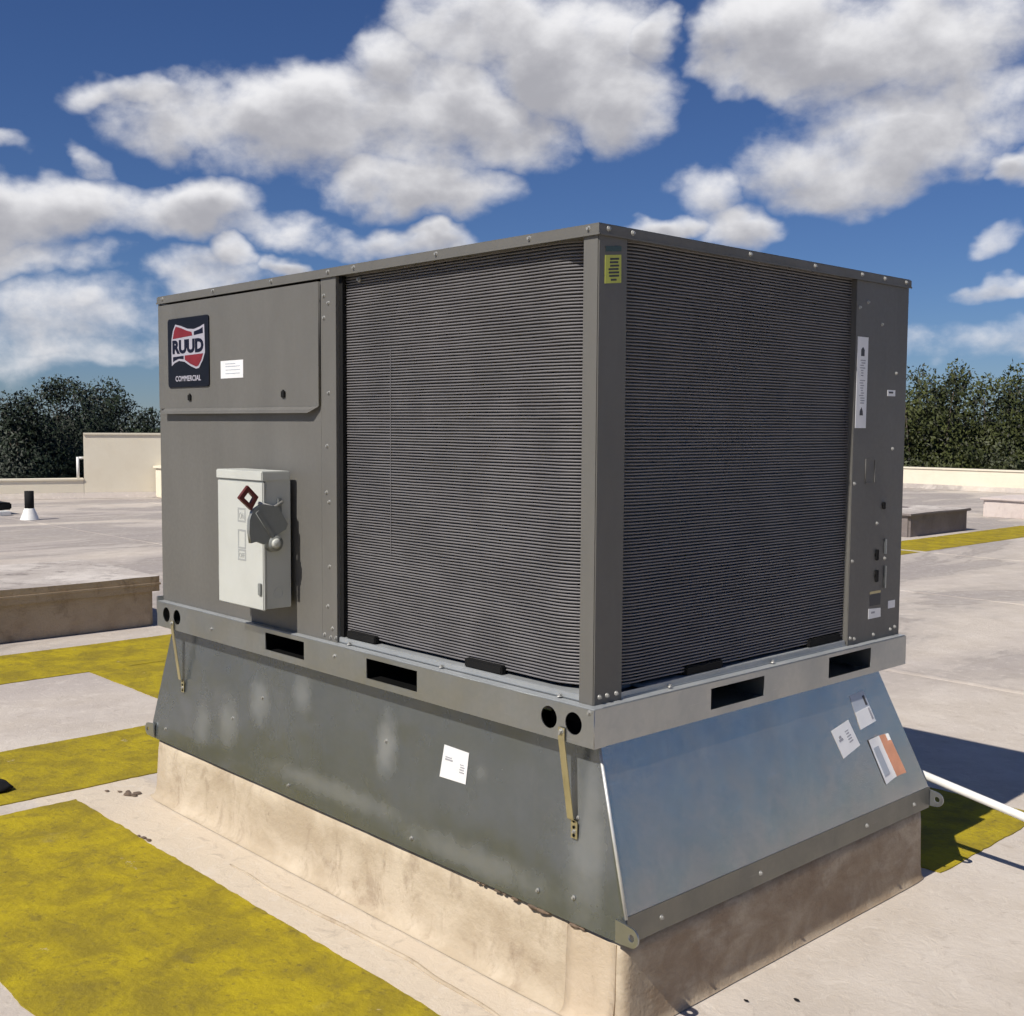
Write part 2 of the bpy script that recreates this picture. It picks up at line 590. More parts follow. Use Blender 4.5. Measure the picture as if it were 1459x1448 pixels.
def tube_pts(pts, radii, n=10):
    """tapered tube through points -> verts, faces"""
    vs, fs = [], []
    up = Vector((0, 0, 1))
    for i, p in enumerate(pts):
        a = pts[max(i - 1, 0)]
        b = pts[min(i + 1, len(pts) - 1)]
        t = (Vector(b) - Vector(a)).normalized()
        s = t.cross(up)
        if s.length < .05:
            s = t.cross(Vector((1, 0, 0)))
        s.normalize()
        q = s.cross(t)
        for k in range(n):
            an = k * math.tau / n
            vs.append(Vector(p) + (s * math.cos(an) + q * math.sin(an)) * radii[i])
    for i in range(len(pts) - 1):
        for k in range(n):
            k2 = (k + 1) % n
            fs.append((i * n + k, i * n + k2, (i + 1) * n + k2, (i + 1) * n + k))
    fs.append(tuple(range(n))[::-1])
    fs.append(tuple((len(pts) - 1) * n + k for k in range(n)))
    return vs, fs


def tube(name, pts, radii, mat, parent=None, n=12):
    vs, fs = tube_pts(pts, radii, n)
    return mesh(name, vs, fs, mat, parent, smooth=True)


def letters(name, s, f, u0, u1, v0, v1, mat, parent, bold=0.0):
    cu_ = bpy.data.curves.new('letters', 'FONT')
    cu_.body = s
    cu_.extrude = .02
    cu_.offset = bold
    cu_.resolution_u = 3
    ob = bpy.data.objects.new('letters', cu_)
    me = bpy.data.meshes.new_from_object(ob)
    bpy.data.objects.remove(ob)
    xs = [v.co.x for v in me.vertices]
    ys = [v.co.y for v in me.vertices]
    ax, bx, ay, by = min(xs), max(xs), min(ys), max(ys)
    for v in me.vertices:
        v.co = f(u0 + (v.co.x - ax) / (bx - ax) * (u1 - u0), v0 + (v.co.y - ay) / (by - ay) * (v1 - v0),
                 .0009 if v.co.z > 0 else 0)
    return add(name, me, mat, parent)


rnd = random.Random(7)

# ================================================================== SETTING
# ground far below the roof
gm = mesh('ground', [(-1800, -1800, -6), (1800, -1800, -6), (1800, 1800, -6), (-1800, 1800, -6)], [(0, 1, 2, 3)], M['ground'])
gm['kind'] = 'structure'
# the building's flat roof
rp = [(-29.9, -16), (14, -16), (14, 25.4), (-20.0, 25.4), (-20.0, 10.4), (-21.3, 7.3)]
vs = [(x, y, 0) for x, y in rp] + [(x, y, -5.99) for x, y in rp]
k = len(rp)
rf = mesh('roof', vs, [tuple(range(k))] + [(i, i + k, (i + 1) % k + k, (i + 1) % k) for i in range(k)], M['roof'])
rf['kind'] = 'structure'


def paint_strip(x0, x1, y0, y1, z=.004):
    """painted strip with slightly uneven edges"""
    pts = []

    def edge(ax, ay, bx, by):
        n = max(2, int(math.hypot(bx - ax, by - ay) / .025))
        n = min(n, 420)
        L = math.hypot(bx - ax, by - ay)
        nx, ny = -(by - ay) / L, (bx - ax) / L
        for i in range(n):
            t = i / n
            q = Vector((ax + t * (bx - ax), ay + t * (by - ay), z))
            w = mnoise.noise(q * 5) * .008 + mnoise.noise(q * 31) * .006
            pts.append((ax + t * (bx - ax) + nx * w, ay + t * (by - ay) + ny * w))
    edge(x0, y0, x1, y0)
    edge(x1, y0, x1, y1)
    edge(x1, y1, x0, y1)
    edge(x0, y1, x0, y0)
    m = len(pts)
    o = mesh('walkway_paint', [(x, y, z) for x, y in pts] + [(x, y, .0006) for x, y in pts],
             [tuple(range(m))] + [(i, i + m, (i + 1) % m + m, (i + 1) % m) for i in range(m)], M['yellow'])
    o['kind'] = 'structure'
    return o


paint_strip(-5.73, -4.89, -9, 24.6)
paint_strip(-3.47, -2.70, -9, .62)
paint_strip(-2.58, 3.5, -1.04, -.272)
paint_strip(-4.88, -2.62, .755, 1.56)
paint_strip(-4.88, .145, 1.60, 2.46)


# lap seams of the roof membrane under the coating
for (x0, x1, y, w) in ((-19.9, 13.9, 4.55, .05), (-19.9, 13.9, 7.9, .05), (-19.9, 13.9, 11.2, .05), (-24, -6.0, -2.3, .05), (-19.9, 13.9, 16.1, .05)):
    vs = []
    n = 90
    for i in range(n + 1):
        x = x0 + (x1 - x0) * i / n
        yy = y + mnoise.noise(Vector((x * .5, y, 0))) * .05
        for (q, z) in ((-w, .0008), (-w * .8, .007), (w * .7, .006), (w, .0008)):
            vs.append((x, yy + q + mnoise.noise(Vector((x * 3, y, q * 40))) * .012, z))
    fs = [(i * 4 + j, i * 4 + 4 + j, i * 4 + 5 + j, i * 4 + 1 + j) for i in range(n) for j in range(3)]
    o = mesh('roof_seam', vs, fs, M['roof'], None, True)
    o['kind'] = 'structure'
# ---- parapets
def wall_run(name, a, b, h, th, label, cant=True, cap=True, base=0.0, group=None):
    a, b = Vector((*a, 0)), Vector((*b, 0))
    t = (b - a).normalized()
    nrm = Vector((t.y, -t.x, 0))          # towards the roof
    T = thing(name, label, 'wall', (a + b) / 2, group)

    def prism(nm, prof, mat):
        vs = []
        for e in (a, b):
            for (q, z) in prof:
                vs.append(e + nrm * q + Vector((0, 0, z)))
        m = len(prof)
        fs = [(i, (i + 1) % m, (i + 1) % m + m, i + m) for i in range(m)] + [tuple(range(m))[::-1], tuple(range(m, 2 * m))]
        bm = bmesh.new()
        bv = [bm.verts.new(v) for v in vs]
        for f in fs:
            bm.faces.new([bv[i] for i in f])
        return bm_mesh(nm, bm, mat, T)
    prism('wall_body', [(0, base), (0, h), (-th, h), (-th, base)], M['wall'])
    if cap:
        prism('coping', [(.025, h + .002), (.025, h + .035), (-th - .025, h + .035), (-th - .025, h + .002)], M['wall'])
    if cant:
        prism('cant_strip', [(.003, .004), (.13, .004), (.09, .04), (.003, .12)], M['roof'])
    return T


wall_run('parapet_wall', (-29.4, -16), (-20.92, 7.42), .37, .3, 'low cream parapet with flat coping at the roof edge beyond the black vent pipe')
wall_run('parapet_wall', (-20.916, 7.425), (-19.6, 10.4), 1.29, .34, 'tall cream stepped-up parapet block in front of the dark trees', cap=True)
wall_run('parapet_wall', (-19.7, 25.3), (14, 25.3), .50, .3, 'long bright cream parapet below the olive trees')
# pale pier standing against the tall block, and a white downpipe at its end
T = thing('wall_pier', 'small bright pier with a ledge beside the tall cream parapet block', 'pier', (-20.07, 8.93, 0))
box('pier_body', -20.30, -19.85, 8.66, 9.2, .004, .60, M['wall'], T, .01)
box('pier_ledge', -20.34, -19.81, 8.62, 9.24, .604, .66, M['wall'], T, .01)
T = thing('overflow_pipe', 'thin white vertical pipe at the end of the tall cream parapet block', 'pipe', (-20.93, 7.30, .41))
tube('pipe_body', [(-20.98, 7.33, .41), (-20.98, 7.33, .84)], [.028, .028], M['pvc'], T)
tube('pipe_arm', [(-20.98, 7.35, .82), (-20.95, 7.44, .82)], [.024, .024], M['pvc'], T)


# ---- other curbs on the roof
def open_curb(label, x0, x1, y0, y1, h, ov, capz, body, top, group):
    T = thing('roof_curb', label, 'roof curb', ((x0 + x1) / 2, (y0 + y1) / 2, 0), group)
    bm = bmesh.new()
    nx, ny = 14, 14
    bm_box(bm, x0, x1, y0, y1, .003, capz - .002)
    bmesh.ops.recalc_face_normals(bm, faces=bm.faces)
    bmesh.ops.bevel(bm, geom=[e for e in bm.edges if abs(e.verts[0].co.z - e.verts[1].co.z) > .05], offset=.03, segments=3, affect='EDGES')
    bm_mesh('curb_body', bm, body, T)
    # cap sheet with folded, slightly sagging top
    bm = bmesh.new()
    n = 16
    gv = {}
    for i in range(n + 1):
        for j in range(n + 1):
            x = x0 - ov + (x1 - x0 + 2 * ov) * i / n
            y = y0 - ov + (y1 - y0 + 2 * ov) * j / n
            e = min(i, n - i, j, n - j)
            z = h - .012 * min(e, 3) / 3 + mnoise.noise(Vector((x * 2.1, y * 2.1, h))) * .008
            gv[i, j] = bm.verts.new((x, y, z))
    for i in range(n):
        for j in range(n):
            bm.faces.new((gv[i, j], gv[i + 1, j], gv[i + 1, j + 1], gv[i, j + 1]))
    rim = [gv[i, 0] for i in range(n)] + [gv[n, j] for j in range(n)] + [gv[n - i, n] for i in range(n)] + [gv[0, n - j] for j in range(n)]
    low = [bm.verts.new((v.co.x, v.co.y, capz + mnoise.noise(v.co * 5) * .006)) for v in rim]
    for i in range(len(rim)):
        j = (i + 1) % len(rim)
        fc = bm.faces.new((rim[i], rim[j], low[j], low[i]))
        fc.material_index = 1
    o = bm_mesh('curb_top', bm, top, T)
    o.data.materials.append(body)
    for pg in o.data.polygons:
        pg.material_index = 0 if abs(pg.normal.z) > .5 else 1
    # loose lip of flashing half way down the rim
    bm = bmesh.new()
    zz = (h + capz) / 2
    bm_box(bm, x0 - ov - .008, x1 + ov + .008, y0 - ov - .008, y1 + ov + .008, zz - .008, zz + .006)
    bm_mesh('flashing_lip', bm, body, T)
    return T


open_curb('big weathered brown curb with dirty top standing left of the air conditioner', -7.55, -6.17, -1.6, 1.80, .375, .03, .265, M['oldcurb'], M['oldcap'], 'curbs without units')
open_curb('dark grey-sided low curb behind the yellow strip on the right', -7.3, -5.93, 12.86, 14.62, .335, .03, .295, M['greycurb'], M['oldcap'], 'curbs without units')
open_curb('far pale pink curb in front of the bright parapet', -7.0, -2.8, 17.45, 19.0, .33, .03, .29, M['palecurb'], M['palecurb'], 'curbs without units')

# vent pipe
T = thing('vent_pipe', 'short black vent pipe in a white cone boot on the roof', 'vent pipe', (-16.34, 4.64, 0))
tube('pipe_body', [(-16.34, 4.64, .10), (-16.34, 4.64, .455)], [.070, .070], M['black'], T, 18)
prof = [(.145, .004), (.135, .03), (.10, .12), (.078, .175), (.073, .185)]
vs, fs = [], []
for r_, z_ in prof:
    for k in range(20):
        vs.append((-16.34 + r_ * math.cos(k * math.tau / 20), 4.64 + r_ * math.sin(k * math.tau / 20), z_))
for i in range(len(prof) - 1):
    for k in range(20):
        fs.append((i * 20 + k, i * 20 + (k + 1) % 20, (i + 1) * 20 + (k + 1) % 20, (i + 1) * 20 + k))
mesh('boot', vs, fs, M['pvc'], T, True)
# low hatch to the left of it
T = thing('roof_hatch', 'low roof hatch with white rim and shade modelled as a black lid at the left edge behind the vent pipe', 'hatch', (-17.6, 3.9, 0))
box('hatch_frame', -18.6, -17.35, 3.0, 4.72, .004, .075, M['pvc'], T, .01)
box('hatch_shade_lid', -18.75, -17.6, 2.9, 4.82, .08, .20, M['black'], T, .02)  # black lid painted in for the dark shading above the rim

# ================================================================== TREES
def leafy(name, label, x, y, top, rad, low, mat, seed, group, n=34000, leaf=.135):
    rg = random.Random(seed)
    T = thing(name, label, 'tree', (x, y, -6), group)
    vs, fs = [], []

    def put(p, r_):
        a, b = tube_pts(p, r_, 7)
        o = len(vs)
        vs.extend(a)
        fs.extend(tuple(i + o for i in f) for f in b)
    base = Vector((x, y, -6))
    fork = Vector((x + rg.uniform(-.2, .2), y + rg.uniform(-.2, .2), low + .4))
    put([base, (base + fork) / 2 + Vector((rg.uniform(-.15, .15), 0, 0)), fork], [.26, .2, .16])
    mid = (low + top) / 2
    clumps = []
    nb = 60
    for i in range(nb):
        while True:
            u = Vector((rg.uniform(-1, 1), rg.uniform(-1, 1), rg.uniform(-1, 1)))
            if .25 < u.length < 1:
                break
        hz = (u.z + 1) / 2
        w = math.sin(math.pi * (.16 + .72 * hz)) ** .7
        c = Vector((x + u.x * rad * w, y + u.y * rad * w, low + (top - low - .5) * hz))
        clumps.append((c, rg.uniform(.55, 1.05)))
    for i in range(5):
        an = rg.uniform(0, math.tau)
        r_ = rad * rg.uniform(.0, .55)
        clumps.append((Vector((x + r_ * math.cos(an), y + r_ * math.sin(an), top - rg.uniform(.25, 1.0))), rg.uniform(.35, .55)))
    for c, r_ in clumps[::3]:
        m_ = fork.lerp(c, .5) + Vector((0, 0, -.25))
        put([fork - Vector((0, 0, rg.uniform(0, .5))), m_, c], [.085, .05, .016])
    mesh('trunk', vs, fs, M['bark'], T, True)
    ng = np.random.default_rng(seed)
    cen = np.array([c[:] for c, _ in clumps])
    rad_ = np.array([r_ for _, r_ in clumps])
    pick = ng.choice(len(clumps), n, p=rad_ ** 2 / (rad_ ** 2).sum())

    def unit():
        u = ng.normal(size=(n, 3))
        return u / np.linalg.norm(u, axis=1)[:, None]
    p = cen[pick] + unit() * np.array((1, 1, 1.1)) * (rad_[pick] * ng.uniform(.2, 1.12, n) ** .6)[:, None]
    a = unit() + np.array((0, 0, .45))
    a /= np.linalg.norm(a, axis=1)[:, None]
    sd = np.cross(a, unit())
    sd /= np.linalg.norm(sd, axis=1)[:, None]
    L = (leaf * ng.uniform(.55, 1.4, n))[:, None]
    W = L * .42
    co_ = np.stack([p - a * L * .5, p + sd * W * .5, p + a * L * .5, p - sd * W * .5], 1).reshape(-1, 3)
    cmid = co_.mean(0)
    me = bpy.data.meshes.new('crown')
    me.vertices.add(4 * n)
    me.vertices.foreach_set('co', (co_ - cmid).astype(np.float32).ravel())
    me.loops.add(4 * n)
    me.loops.foreach_set('vertex_index', np.arange(4 * n, dtype=np.int32))
    me.polygons.add(n)
    me.polygons.foreach_set('loop_start', np.arange(0, 4 * n, 4, dtype=np.int32))
    me.update(calc_edges=True)
    me.materials.append(M[mat])
    o = bpy.data.objects.new('crown', me)
    C.objects.link(o)
    o.parent = T
    o.location = Vector(cmid) - T.location
    return T


GL, GR = 'dark trees beyond the left parapet', 'olive trees beyond the right parapet'
leafy('evergreen_tree', 'dark green tree mostly cut off by the left edge of the picture', -41.6, 11.0, 2.25, 2.6, -4.4, 'leaf_dark', 1, GL)
leafy('evergreen_tree', 'dark green bushy tree at the left edge, behind the low parapet', -39.6, 13.0, 2.45, 2.2, -4.4, 'leaf_dark', 2, GL)
leafy('evergreen_tree', 'tallest dark green tree above the low cream parapet', -41.7, 15.3, 3.3, 2.5, -4.4, 'leaf_dark', 3, GL, 40000)
leafy('evergreen_tree', 'dark green tree rising behind the corner of the tall parapet block', -43.4, 17.5, 3.3, 2.3, -4.4, 'leaf_dark', 4, GL)
leafy('evergreen_tree', 'lower dark green tree touching the air conditioner cabinet on its left', -41.6, 18.7, 2.25, 2.0, -4.4, 'leaf_dark', 5, GL)
leafy('evergreen_tree', 'small distant dark green tree peeping over the tall parapet block', -50.5, 23.6, 1.25, 2.3, -4.4, 'leaf_dark', 6, GL, 24000)
leafy('evergreen_tree', 'distant dark tree filling the gap behind the other dark trees', -52.0, 17.0, 1.75, 3.4, -4.4, 'leaf_dark', 16, GL, 30000, .18)
leafy('broadleaf_tree', 'olive tree half hidden by the right edge of the cabinet', -17.6, 32.2, 2.85, 2.2, -4.2, 'leaf_olive', 7, GR)
leafy('broadleaf_tree', 'olive tree with pale leaves next to the cabinet on the right', -16.0, 32.9, 3.2, 1.9, -4.2, 'leaf_olive', 8, GR)
leafy('broadleaf_tree', 'tallest olive tree above the bright parapet', -16.4, 35.6, 3.65, 2.0, -4.2, 'leaf_olive', 9, GR)
leafy('broadleaf_tree', 'olive tree second from the right edge of the picture', -14.7, 35.2, 3.55, 1.9, -4.2, 'leaf_olive', 10, GR)
leafy('evergreen_tree', 'darker tree standing between the olive trees', -15.0, 38.4, 3.25, 2.2, -4.2, 'leaf_dark', 11, GR)
leafy('broadleaf_tree', 'olive tree cut off by the right edge of the picture', -12.9, 36.4, 3.45, 2.1, -4.2, 'leaf_olive', 12, GR)
leafy('evergreen_tree', 'dark tree low behind the bright parapet on the right', -19.3, 38.0, 2.35, 3.0, -4.2, 'leaf_dark', 13, GR)

# far wood along the horizon, one mass
ng = np.random.default_rng(77)
n = 70000
th = ng.uniform(-1.25, 1.25, n)
dist = ng.uniform(85, 125, n)
hh = np.zeros(n)
for fq, am in ((9, .9), (23, .7), (57, .5)):
    hh += am * np.sin(th * fq + fq) * np.cos(th * fq * 1.7 + 2)
zt = .6 + hh * .8
z = -6 + (zt + 6) * ng.uniform(0, 1, n) ** .6
px_ = CAM.x + dist * (np.sin(th) * math.cos(YAW) - np.cos(th) * math.sin(YAW))
py_ = CAM.y + dist * (np.sin(th) * math.sin(YAW) + np.cos(th) * math.cos(YAW))
p = np.stack([px_, py_, z], 1)
a = ng.normal(size=(n, 3))
a /= np.linalg.norm(a, axis=1)[:, None]
b_ = np.cross(a, ng.normal(size=(n, 3)))
b_ /= np.linalg.norm(b_, axis=1)[:, None]
L = ng.uniform(.35, .9, n)[:, None]
co_ = np.stack([p - a * L * .5, p + b_ * L * .3, p + a * L * .5, p - b_ * L * .3], 1).reshape(-1, 3)
me = bpy.data.meshes.new('woodland')
me.vertices.add(4 * n)
me.vertices.foreach_set('co', co_.astype(np.float32).ravel())
me.loops.add(4 * n)
me.loops.foreach_set('vertex_index', np.arange(4 * n, dtype=np.int32))
me.polygons.add(n)
me.polygons.foreach_set('loop_start', np.arange(0, 4 * n, 4, dtype=np.int32))
me.update(calc_edges=True)
me.materials.append(plain('far_leaves', (.020, .032, .018), .7, var=.4, vscale=.3, spec=.2))
wd = bpy.data.objects.new('woodland', me)
C.objects.link(wd)
wd['kind'] = 'stuff'
tag(wd, 'low dark line of distant woodland along the horizon', 'woodland')

# ================================================================== MAIN CURB
Z0 = .814           # top of the unit's base rail above the roof
LX, WY = 2.344, 1.532
AX0, AX1, AY0, AY1 = -2.423, .130, -.0156, 1.526    # outline of curb / adapter foot
T = thing('roof_curb', 'cream coated curb carrying the galvanised adapter and air conditioner', 'roof curb', (-1.15, .75, 0))
prof = [(.036, .003), (.020, .010), (.011, .024), (.005, .05), (.002, .09), (0, .14), (-.002, .20), (-.004, .243)]


def rr_loop(x0, x1, y0, y1, r, step=.035):
    pts = []
    segs = [((x0 + r, y0), (x1 - r, y0)), ((x1, y0 + r), (x1, y1 - r)), ((x1 - r, y1), (x0 + r, y1)), ((x0, y1 - r), (x0, y0 + r))]
    cen = [(x1 - r, y0 + r, -90), (x1 - r, y1 - r, 0), (x0 + r, y1 - r, 90), (x0 + r, y0 + r, 180)]
    for s_, c_ in zip(segs, cen):
        n = int(math.hypot(s_[1][0] - s_[0][0], s_[1][1] - s_[0][1]) / step)
        for i in range(n):
            t = i / n
            pts.append(((s_[0][0] + (s_[1][0] - s_[0][0]) * t), (s_[0][1] + (s_[1][1] - s_[0][1]) * t)))
        for i in range(4):
            a = R(c_[2] + 90 * i / 4)
            pts.append((c_[0] + r * math.cos(a), c_[1] + r * math.sin(a)))
    return pts


loop = rr_loop(AX0 + .008, AX1 - .008, AY0 + .008, AY1 - .008, .025)
cx_, cy_ = (AX0 + AX1) / 2, (AY0 + AY1) / 2
vs, fs = [], []
nl = len(loop)
for (q, z) in prof:
    for (x, y) in loop:
        nx = 1 if x > AX1 - .04 else (-1 if x < AX0 + .04 else 0)
        ny = 1 if y > AY1 - .04 else (-1 if y < AY0 + .04 else 0)
        ll = math.hypot(nx, ny) or 1
        w = mnoise.noise(Vector((x * 4, y * 4, z * 6))) * .006 + mnoise.noise(Vector((x * 17, y * 17, z * 22))) * .0028
        if z > .22:
            w -= .004
        w *= .35 if z < .03 else .8
        qq = q * (1 if not nx or nx < 0 else .35)
        vs.append((x + nx / ll * (qq + w), y + ny / ll * (qq + w), z))
for i in range(len(prof) - 1):
    for k in range(nl):
        fs.append((i * nl + k, i * nl + (k + 1) % nl, (i + 1) * nl + (k + 1) % nl, (i + 1) * nl + k))
fs.append(tuple((len(prof) - 1) * nl + k for k in range(nl)))
mesh('curb_body', vs, fs, M['curb'], T, True)
def curb_patch(xa, xb, z1, lift):
    vs, fs = [], []
    n = max(3, int((xb - xa) / .03))
    rowz = [(.0335, .004), (.020, .010), (.011, .024), (.005, .05), (.002, .09), (0, .14), (-.002, .20), (-.003, .232)]
    rowz = [r for r in rowz if r[1] <= z1]
    for i in range(n + 1):
        x = xa + (xb - xa) * i / n + 0
        for (q, z) in rowz:
            xx = x + (mnoise.noise(Vector((z * 30, xa, 3))) * .006 if i in (0, n) else 0)
            y = AY0 + .008
            w = mnoise.noise(Vector((xx * 4, y * 4, z * 6))) * .006 + mnoise.noise(Vector((xx * 17, y * 17, z * 22))) * .0028
            w *= .35 if z < .03 else .8
            vs.append((xx, y - q - w - lift, z))
    m = len(rowz)
    for i in range(n):
        for j in range(m - 1):
            fs.append((i * m + j, (i + 1) * m + j, (i + 1) * m + j + 1, i * m + j + 1))
    # edges folded back to the curb face
    for i in (0, n):
        o = len(vs)
        for j in range(m):
            v = vs[i * m + j]
            vs.append((v[0], v[1] + lift + .004, v[2]))
        for j in range(m - 1):
            fs.append((i * m + j, i * m + j + 1, o + j + 1, o + j))
    return mesh('flashing_patch', vs, fs, M['patch'], T, True)


curb_patch(-.075, AX1 - .036, .25, .0035)
# trowelled ridge of coating in front of it
ridge, rv = [], []
for i in range(60):
    t = i / 59
    x = -1.55 + 1.75 * t
    y = -.155 - .012 * math.sin(t * 9) + mnoise.noise(Vector((x * 6, 0, 0))) * .012
    ridge.append((x, y, .001))
    rv.append(.0065 * math.sin(math.pi * min(1, max(.03, t * 1.1))) ** .5 + .001)
tube('coating_ridge', ridge, rv, M['curb'], T, 8)
# brown blobs along the adapter's lower edge
rg = random.Random(3)
for (x, s) in ((-.34, .008), (-.315, .006), (-.27, .009), (-.20, .013), (-.165, .012), (-.15, .008), (-.045, .012), (-.02, .008), (-.42, .006), (-.40, .005)):
    bm = bmesh.new()
    bmesh.ops.create_icosphere(bm, subdivisions=2, radius=s, matrix=Matrix.Translation((x, AY0 + .004, .238)) @ Matrix.Diagonal((1.7, .45, .55, 1)))
    for v in bm.verts:
        v.co += Vector((1, .4, 1)) * mnoise.noise(v.co * 120) * s * .35
    bm_mesh('brown_blob', bm, M['debris'], T, True)
# crumbs of old sealant lying by its left corner
CRUMB = ['largest brown sealant crumb lying by the left corner of the cream curb', 'middling brown crumb just behind the largest one at the left curb corner',
         'brown crumb nearest the left corner of the cream curb', 'lone small brown crumb farthest left of the curb corner',
         'small brown crumb between the lone one and the largest crumb', 'brown crumb tucked against the left end of the cream curb',
         'left of two brown bits on the edge of the wide yellow strip', 'right and larger of two brown bits on the yellow edge',
         'tiniest brown bit on the edge of the wide yellow strip']
for i, (x, y, s) in enumerate((x_, y_, s_ * .62) for x_, y_, s_ in ((-2.50, -.09, .022), (-2.53, -.075, .016), (-2.475, -.075, .02), (-2.60, -.135, .012), (-2.56, -.10, .012), (-2.49, -.055, .018), (-1.99, -.265, .012), (-1.955, -.262, .014), (-2.02, -.27, .009))):
    bm = bmesh.new()
    bmesh.ops.create_icosphere(bm, subdivisions=2, radius=s, matrix=Matrix.Translation((x, y, s * .1 + .002)) @ Matrix.Diagonal((1.9, 1.2, .26, 1)))
    for v in bm.verts:
        v.co += Vector((1, 1, .5)) * mnoise.noise(v.co * 60) * s * .5
    o = bm_mesh('sealant_crumb', bm, M['debris'], None, True)
    tag(o, CRUMB[i], 'debris', 'sealant crumbs on the roof')
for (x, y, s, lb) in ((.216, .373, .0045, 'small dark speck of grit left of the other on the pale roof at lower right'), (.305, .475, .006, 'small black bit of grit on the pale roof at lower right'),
                      (-2.93, -.47, .06, 'black lump standing in for a shadow on the yellow strip at the left edge')):
    bm = bmesh.new()
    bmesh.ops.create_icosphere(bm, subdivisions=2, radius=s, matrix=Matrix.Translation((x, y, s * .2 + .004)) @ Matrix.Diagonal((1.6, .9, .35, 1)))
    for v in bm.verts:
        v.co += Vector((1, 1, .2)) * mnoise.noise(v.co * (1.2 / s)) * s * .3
    tag(bm_mesh('grit' if s < .02 else 'shadow_patch', bm, M['black'], None, True), lb, 'debris')  # the large black lump is a modelled stand-in for a cast shadow

# ================================================================== CURB ADAPTER
AT = .7155      # top of adapter
tx0, tx1, ty0, ty1 = -2.30, .000, .020, 1.395
zk = .312
T = ADP = thing('curb_adapter', 'galvanised steel sloping curb adapter between cream curb and air conditioner', 'curb adapter', (-1.15, .75, .244))
zb = .2445


def panel(name, pts, mat, th=.003):
    """thin folded sheet: thickness goes inwards"""
    p = [Vector(q) for q in pts]
    nrm = (p[1] - p[0]).cross(p[2] - p[0]).normalized()
    q = [v - nrm * th for v in p]
    n = len(p)
    return mesh(name, p + q, [tuple(range(n)), tuple(range(n, 2 * n))[::-1]] + [(i, i + n, (i + 1) % n + n, (i + 1) % n) for i in range(n)], mat, T)


e = .0015
kf = AY0 + .003
panel('front_panel', [(AX0, AY0, zb), (AX1, AY0, zb), (AX1, kf, zk), (tx1, ty0, AT), (tx0, ty0, AT), (AX0, kf, zk)], M['galv_front'])
panel('side_panel', [(AX1, kf + e, zk), (AX1, AY1 - e, zk), (tx1, ty1, AT), (tx1, ty0 + e, AT)], M['galv_side'])
panel('side_skirt', [(AX1 + e, AY0 + e, zb), (AX1 + e, AY1, zb), (AX1 + e, AY1, zk + .004), (AX1 + e, kf + e, zk + .004)], M['galv_skirt'])
panel('side_panel', [(AX0, AY1, zb), (AX0, AY0 + e, zb), (tx0, ty0 + e, AT), (tx0, ty1, AT)], M['galv_side'])
panel('rear_panel', [(AX1, AY1, zb), (AX0, AY1, zb), (tx0, ty1 + e, AT), (tx1, ty1 + e, AT)], M['galv_side'])
# folded bright seam along the near corner
sv = [(AX1 + .003, AY0 - .001, zk), (tx1 + .003, ty0 - .001, AT)]
tube('corner_seam', sv, [.0042, .0042], M['seam'], T, 8)


def lug(x_in, dirx, y):
    o = []
    for i in range(13):
        a = R(-90 + 180 * i / 12)
        o.append((.030 + .024 * math.cos(a), .031 + .025 * math.sin(a)))
    o += [(-.02, .062), (-.02, .004)]
    f = lambda u, v, w: Vector((x_in + dirx * u, y + w, zb + v))
    plate('lifting_lug', o, [ring(.032, .031, .0095, 14)], .005, f, M['galv'], T)


lug(AX1 - .006, 1, AY0 - .009)
lug(AX0 + .006, -1, AY0 - .009)
lug(AX1 - .006, 1, AY1 + .004)
lug(AX0 + .006, -1, AY1 + .004)

# screws: one shared mesh per size
def screw_mesh(r):
    bm = bmesh.new()
    bmesh.ops.create_cone(bm, cap_ends=True, segments=10, radius1=r * 1.5, radius2=r * 1.3, depth=r * .35, matrix=Matrix.Translation((0, 0, r * .18)))
    bmesh.ops.create_cone(bm, cap_ends=True, segments=6, radius1=r, radius2=r * .85, depth=r * 1.0, matrix=Matrix.Translation((0, 0, r * .8)))
    me = bpy.data.meshes.new('screw')
    bm.to_mesh(me)
    bm.free()
    me.materials.append(M['screw'])
    return me


SM = screw_mesh(.0062)


def screw(p, nrm, parent, s=1.0):
    o = bpy.data.objects.new('screw', SM)
    C.objects.link(o)
    o.parent = parent
    o.location = Vector(p) - wloc(parent)
    o.rotation_euler = Vector(nrm).to_track_quat('Z', 'Y').to_euler()
    o.scale = (s, s, s)
    return o


def on_front(x, z):
    t = (z - zk) / (AT - zk)
    return (x, kf + (ty0 - kf) * t, z)


nf = (0, -.995, .09)
for (x, z) in ((-1.797, .44), (-1.60, .55), (-.872, .545), (-.055, .515), (-2.31, .30), (-1.4, .285), (-.72, .285), (-.18, .29), (-.05, .31)):
    screw(on_front(x, z), nf, T, .72)
for y in (.12, .55, 1.12, 1.42):
    screw((AX1 + e, y, .278), (1, 0, 0), T, .8)


# stickers on the adapter
def decal(name, pts, mat, parent, lift=.0012, nrm=None, bend=None):
    p = [Vector(q) for q in pts]
    nn = Vector(nrm) if nrm else (p[1] - p[0]).cross(p[3] - p[0]).normalized()
    a = [v + nn * lift for v in p]
    b = [v + nn * .0002 for v in p]
    return mesh(name, a + b, [(0, 1, 2, 3), (7, 6, 5, 4), (0, 4, 5, 1), (1, 5, 6, 2), (2, 6, 7, 3), (3, 7, 4, 0)], mat, parent)


def bil(p, u, v):
    a = Vector(p[0]).lerp(Vector(p[1]), u)
    b = Vector(p[3]).lerp(Vector(p[2]), u)
    return a.lerp(b, v)


def sub(p, u0, u1, v0, v1):
    return [bil(p, u0, v0), bil(p, u1, v0), bil(p, u1, v1), bil(p, u0, v1)]


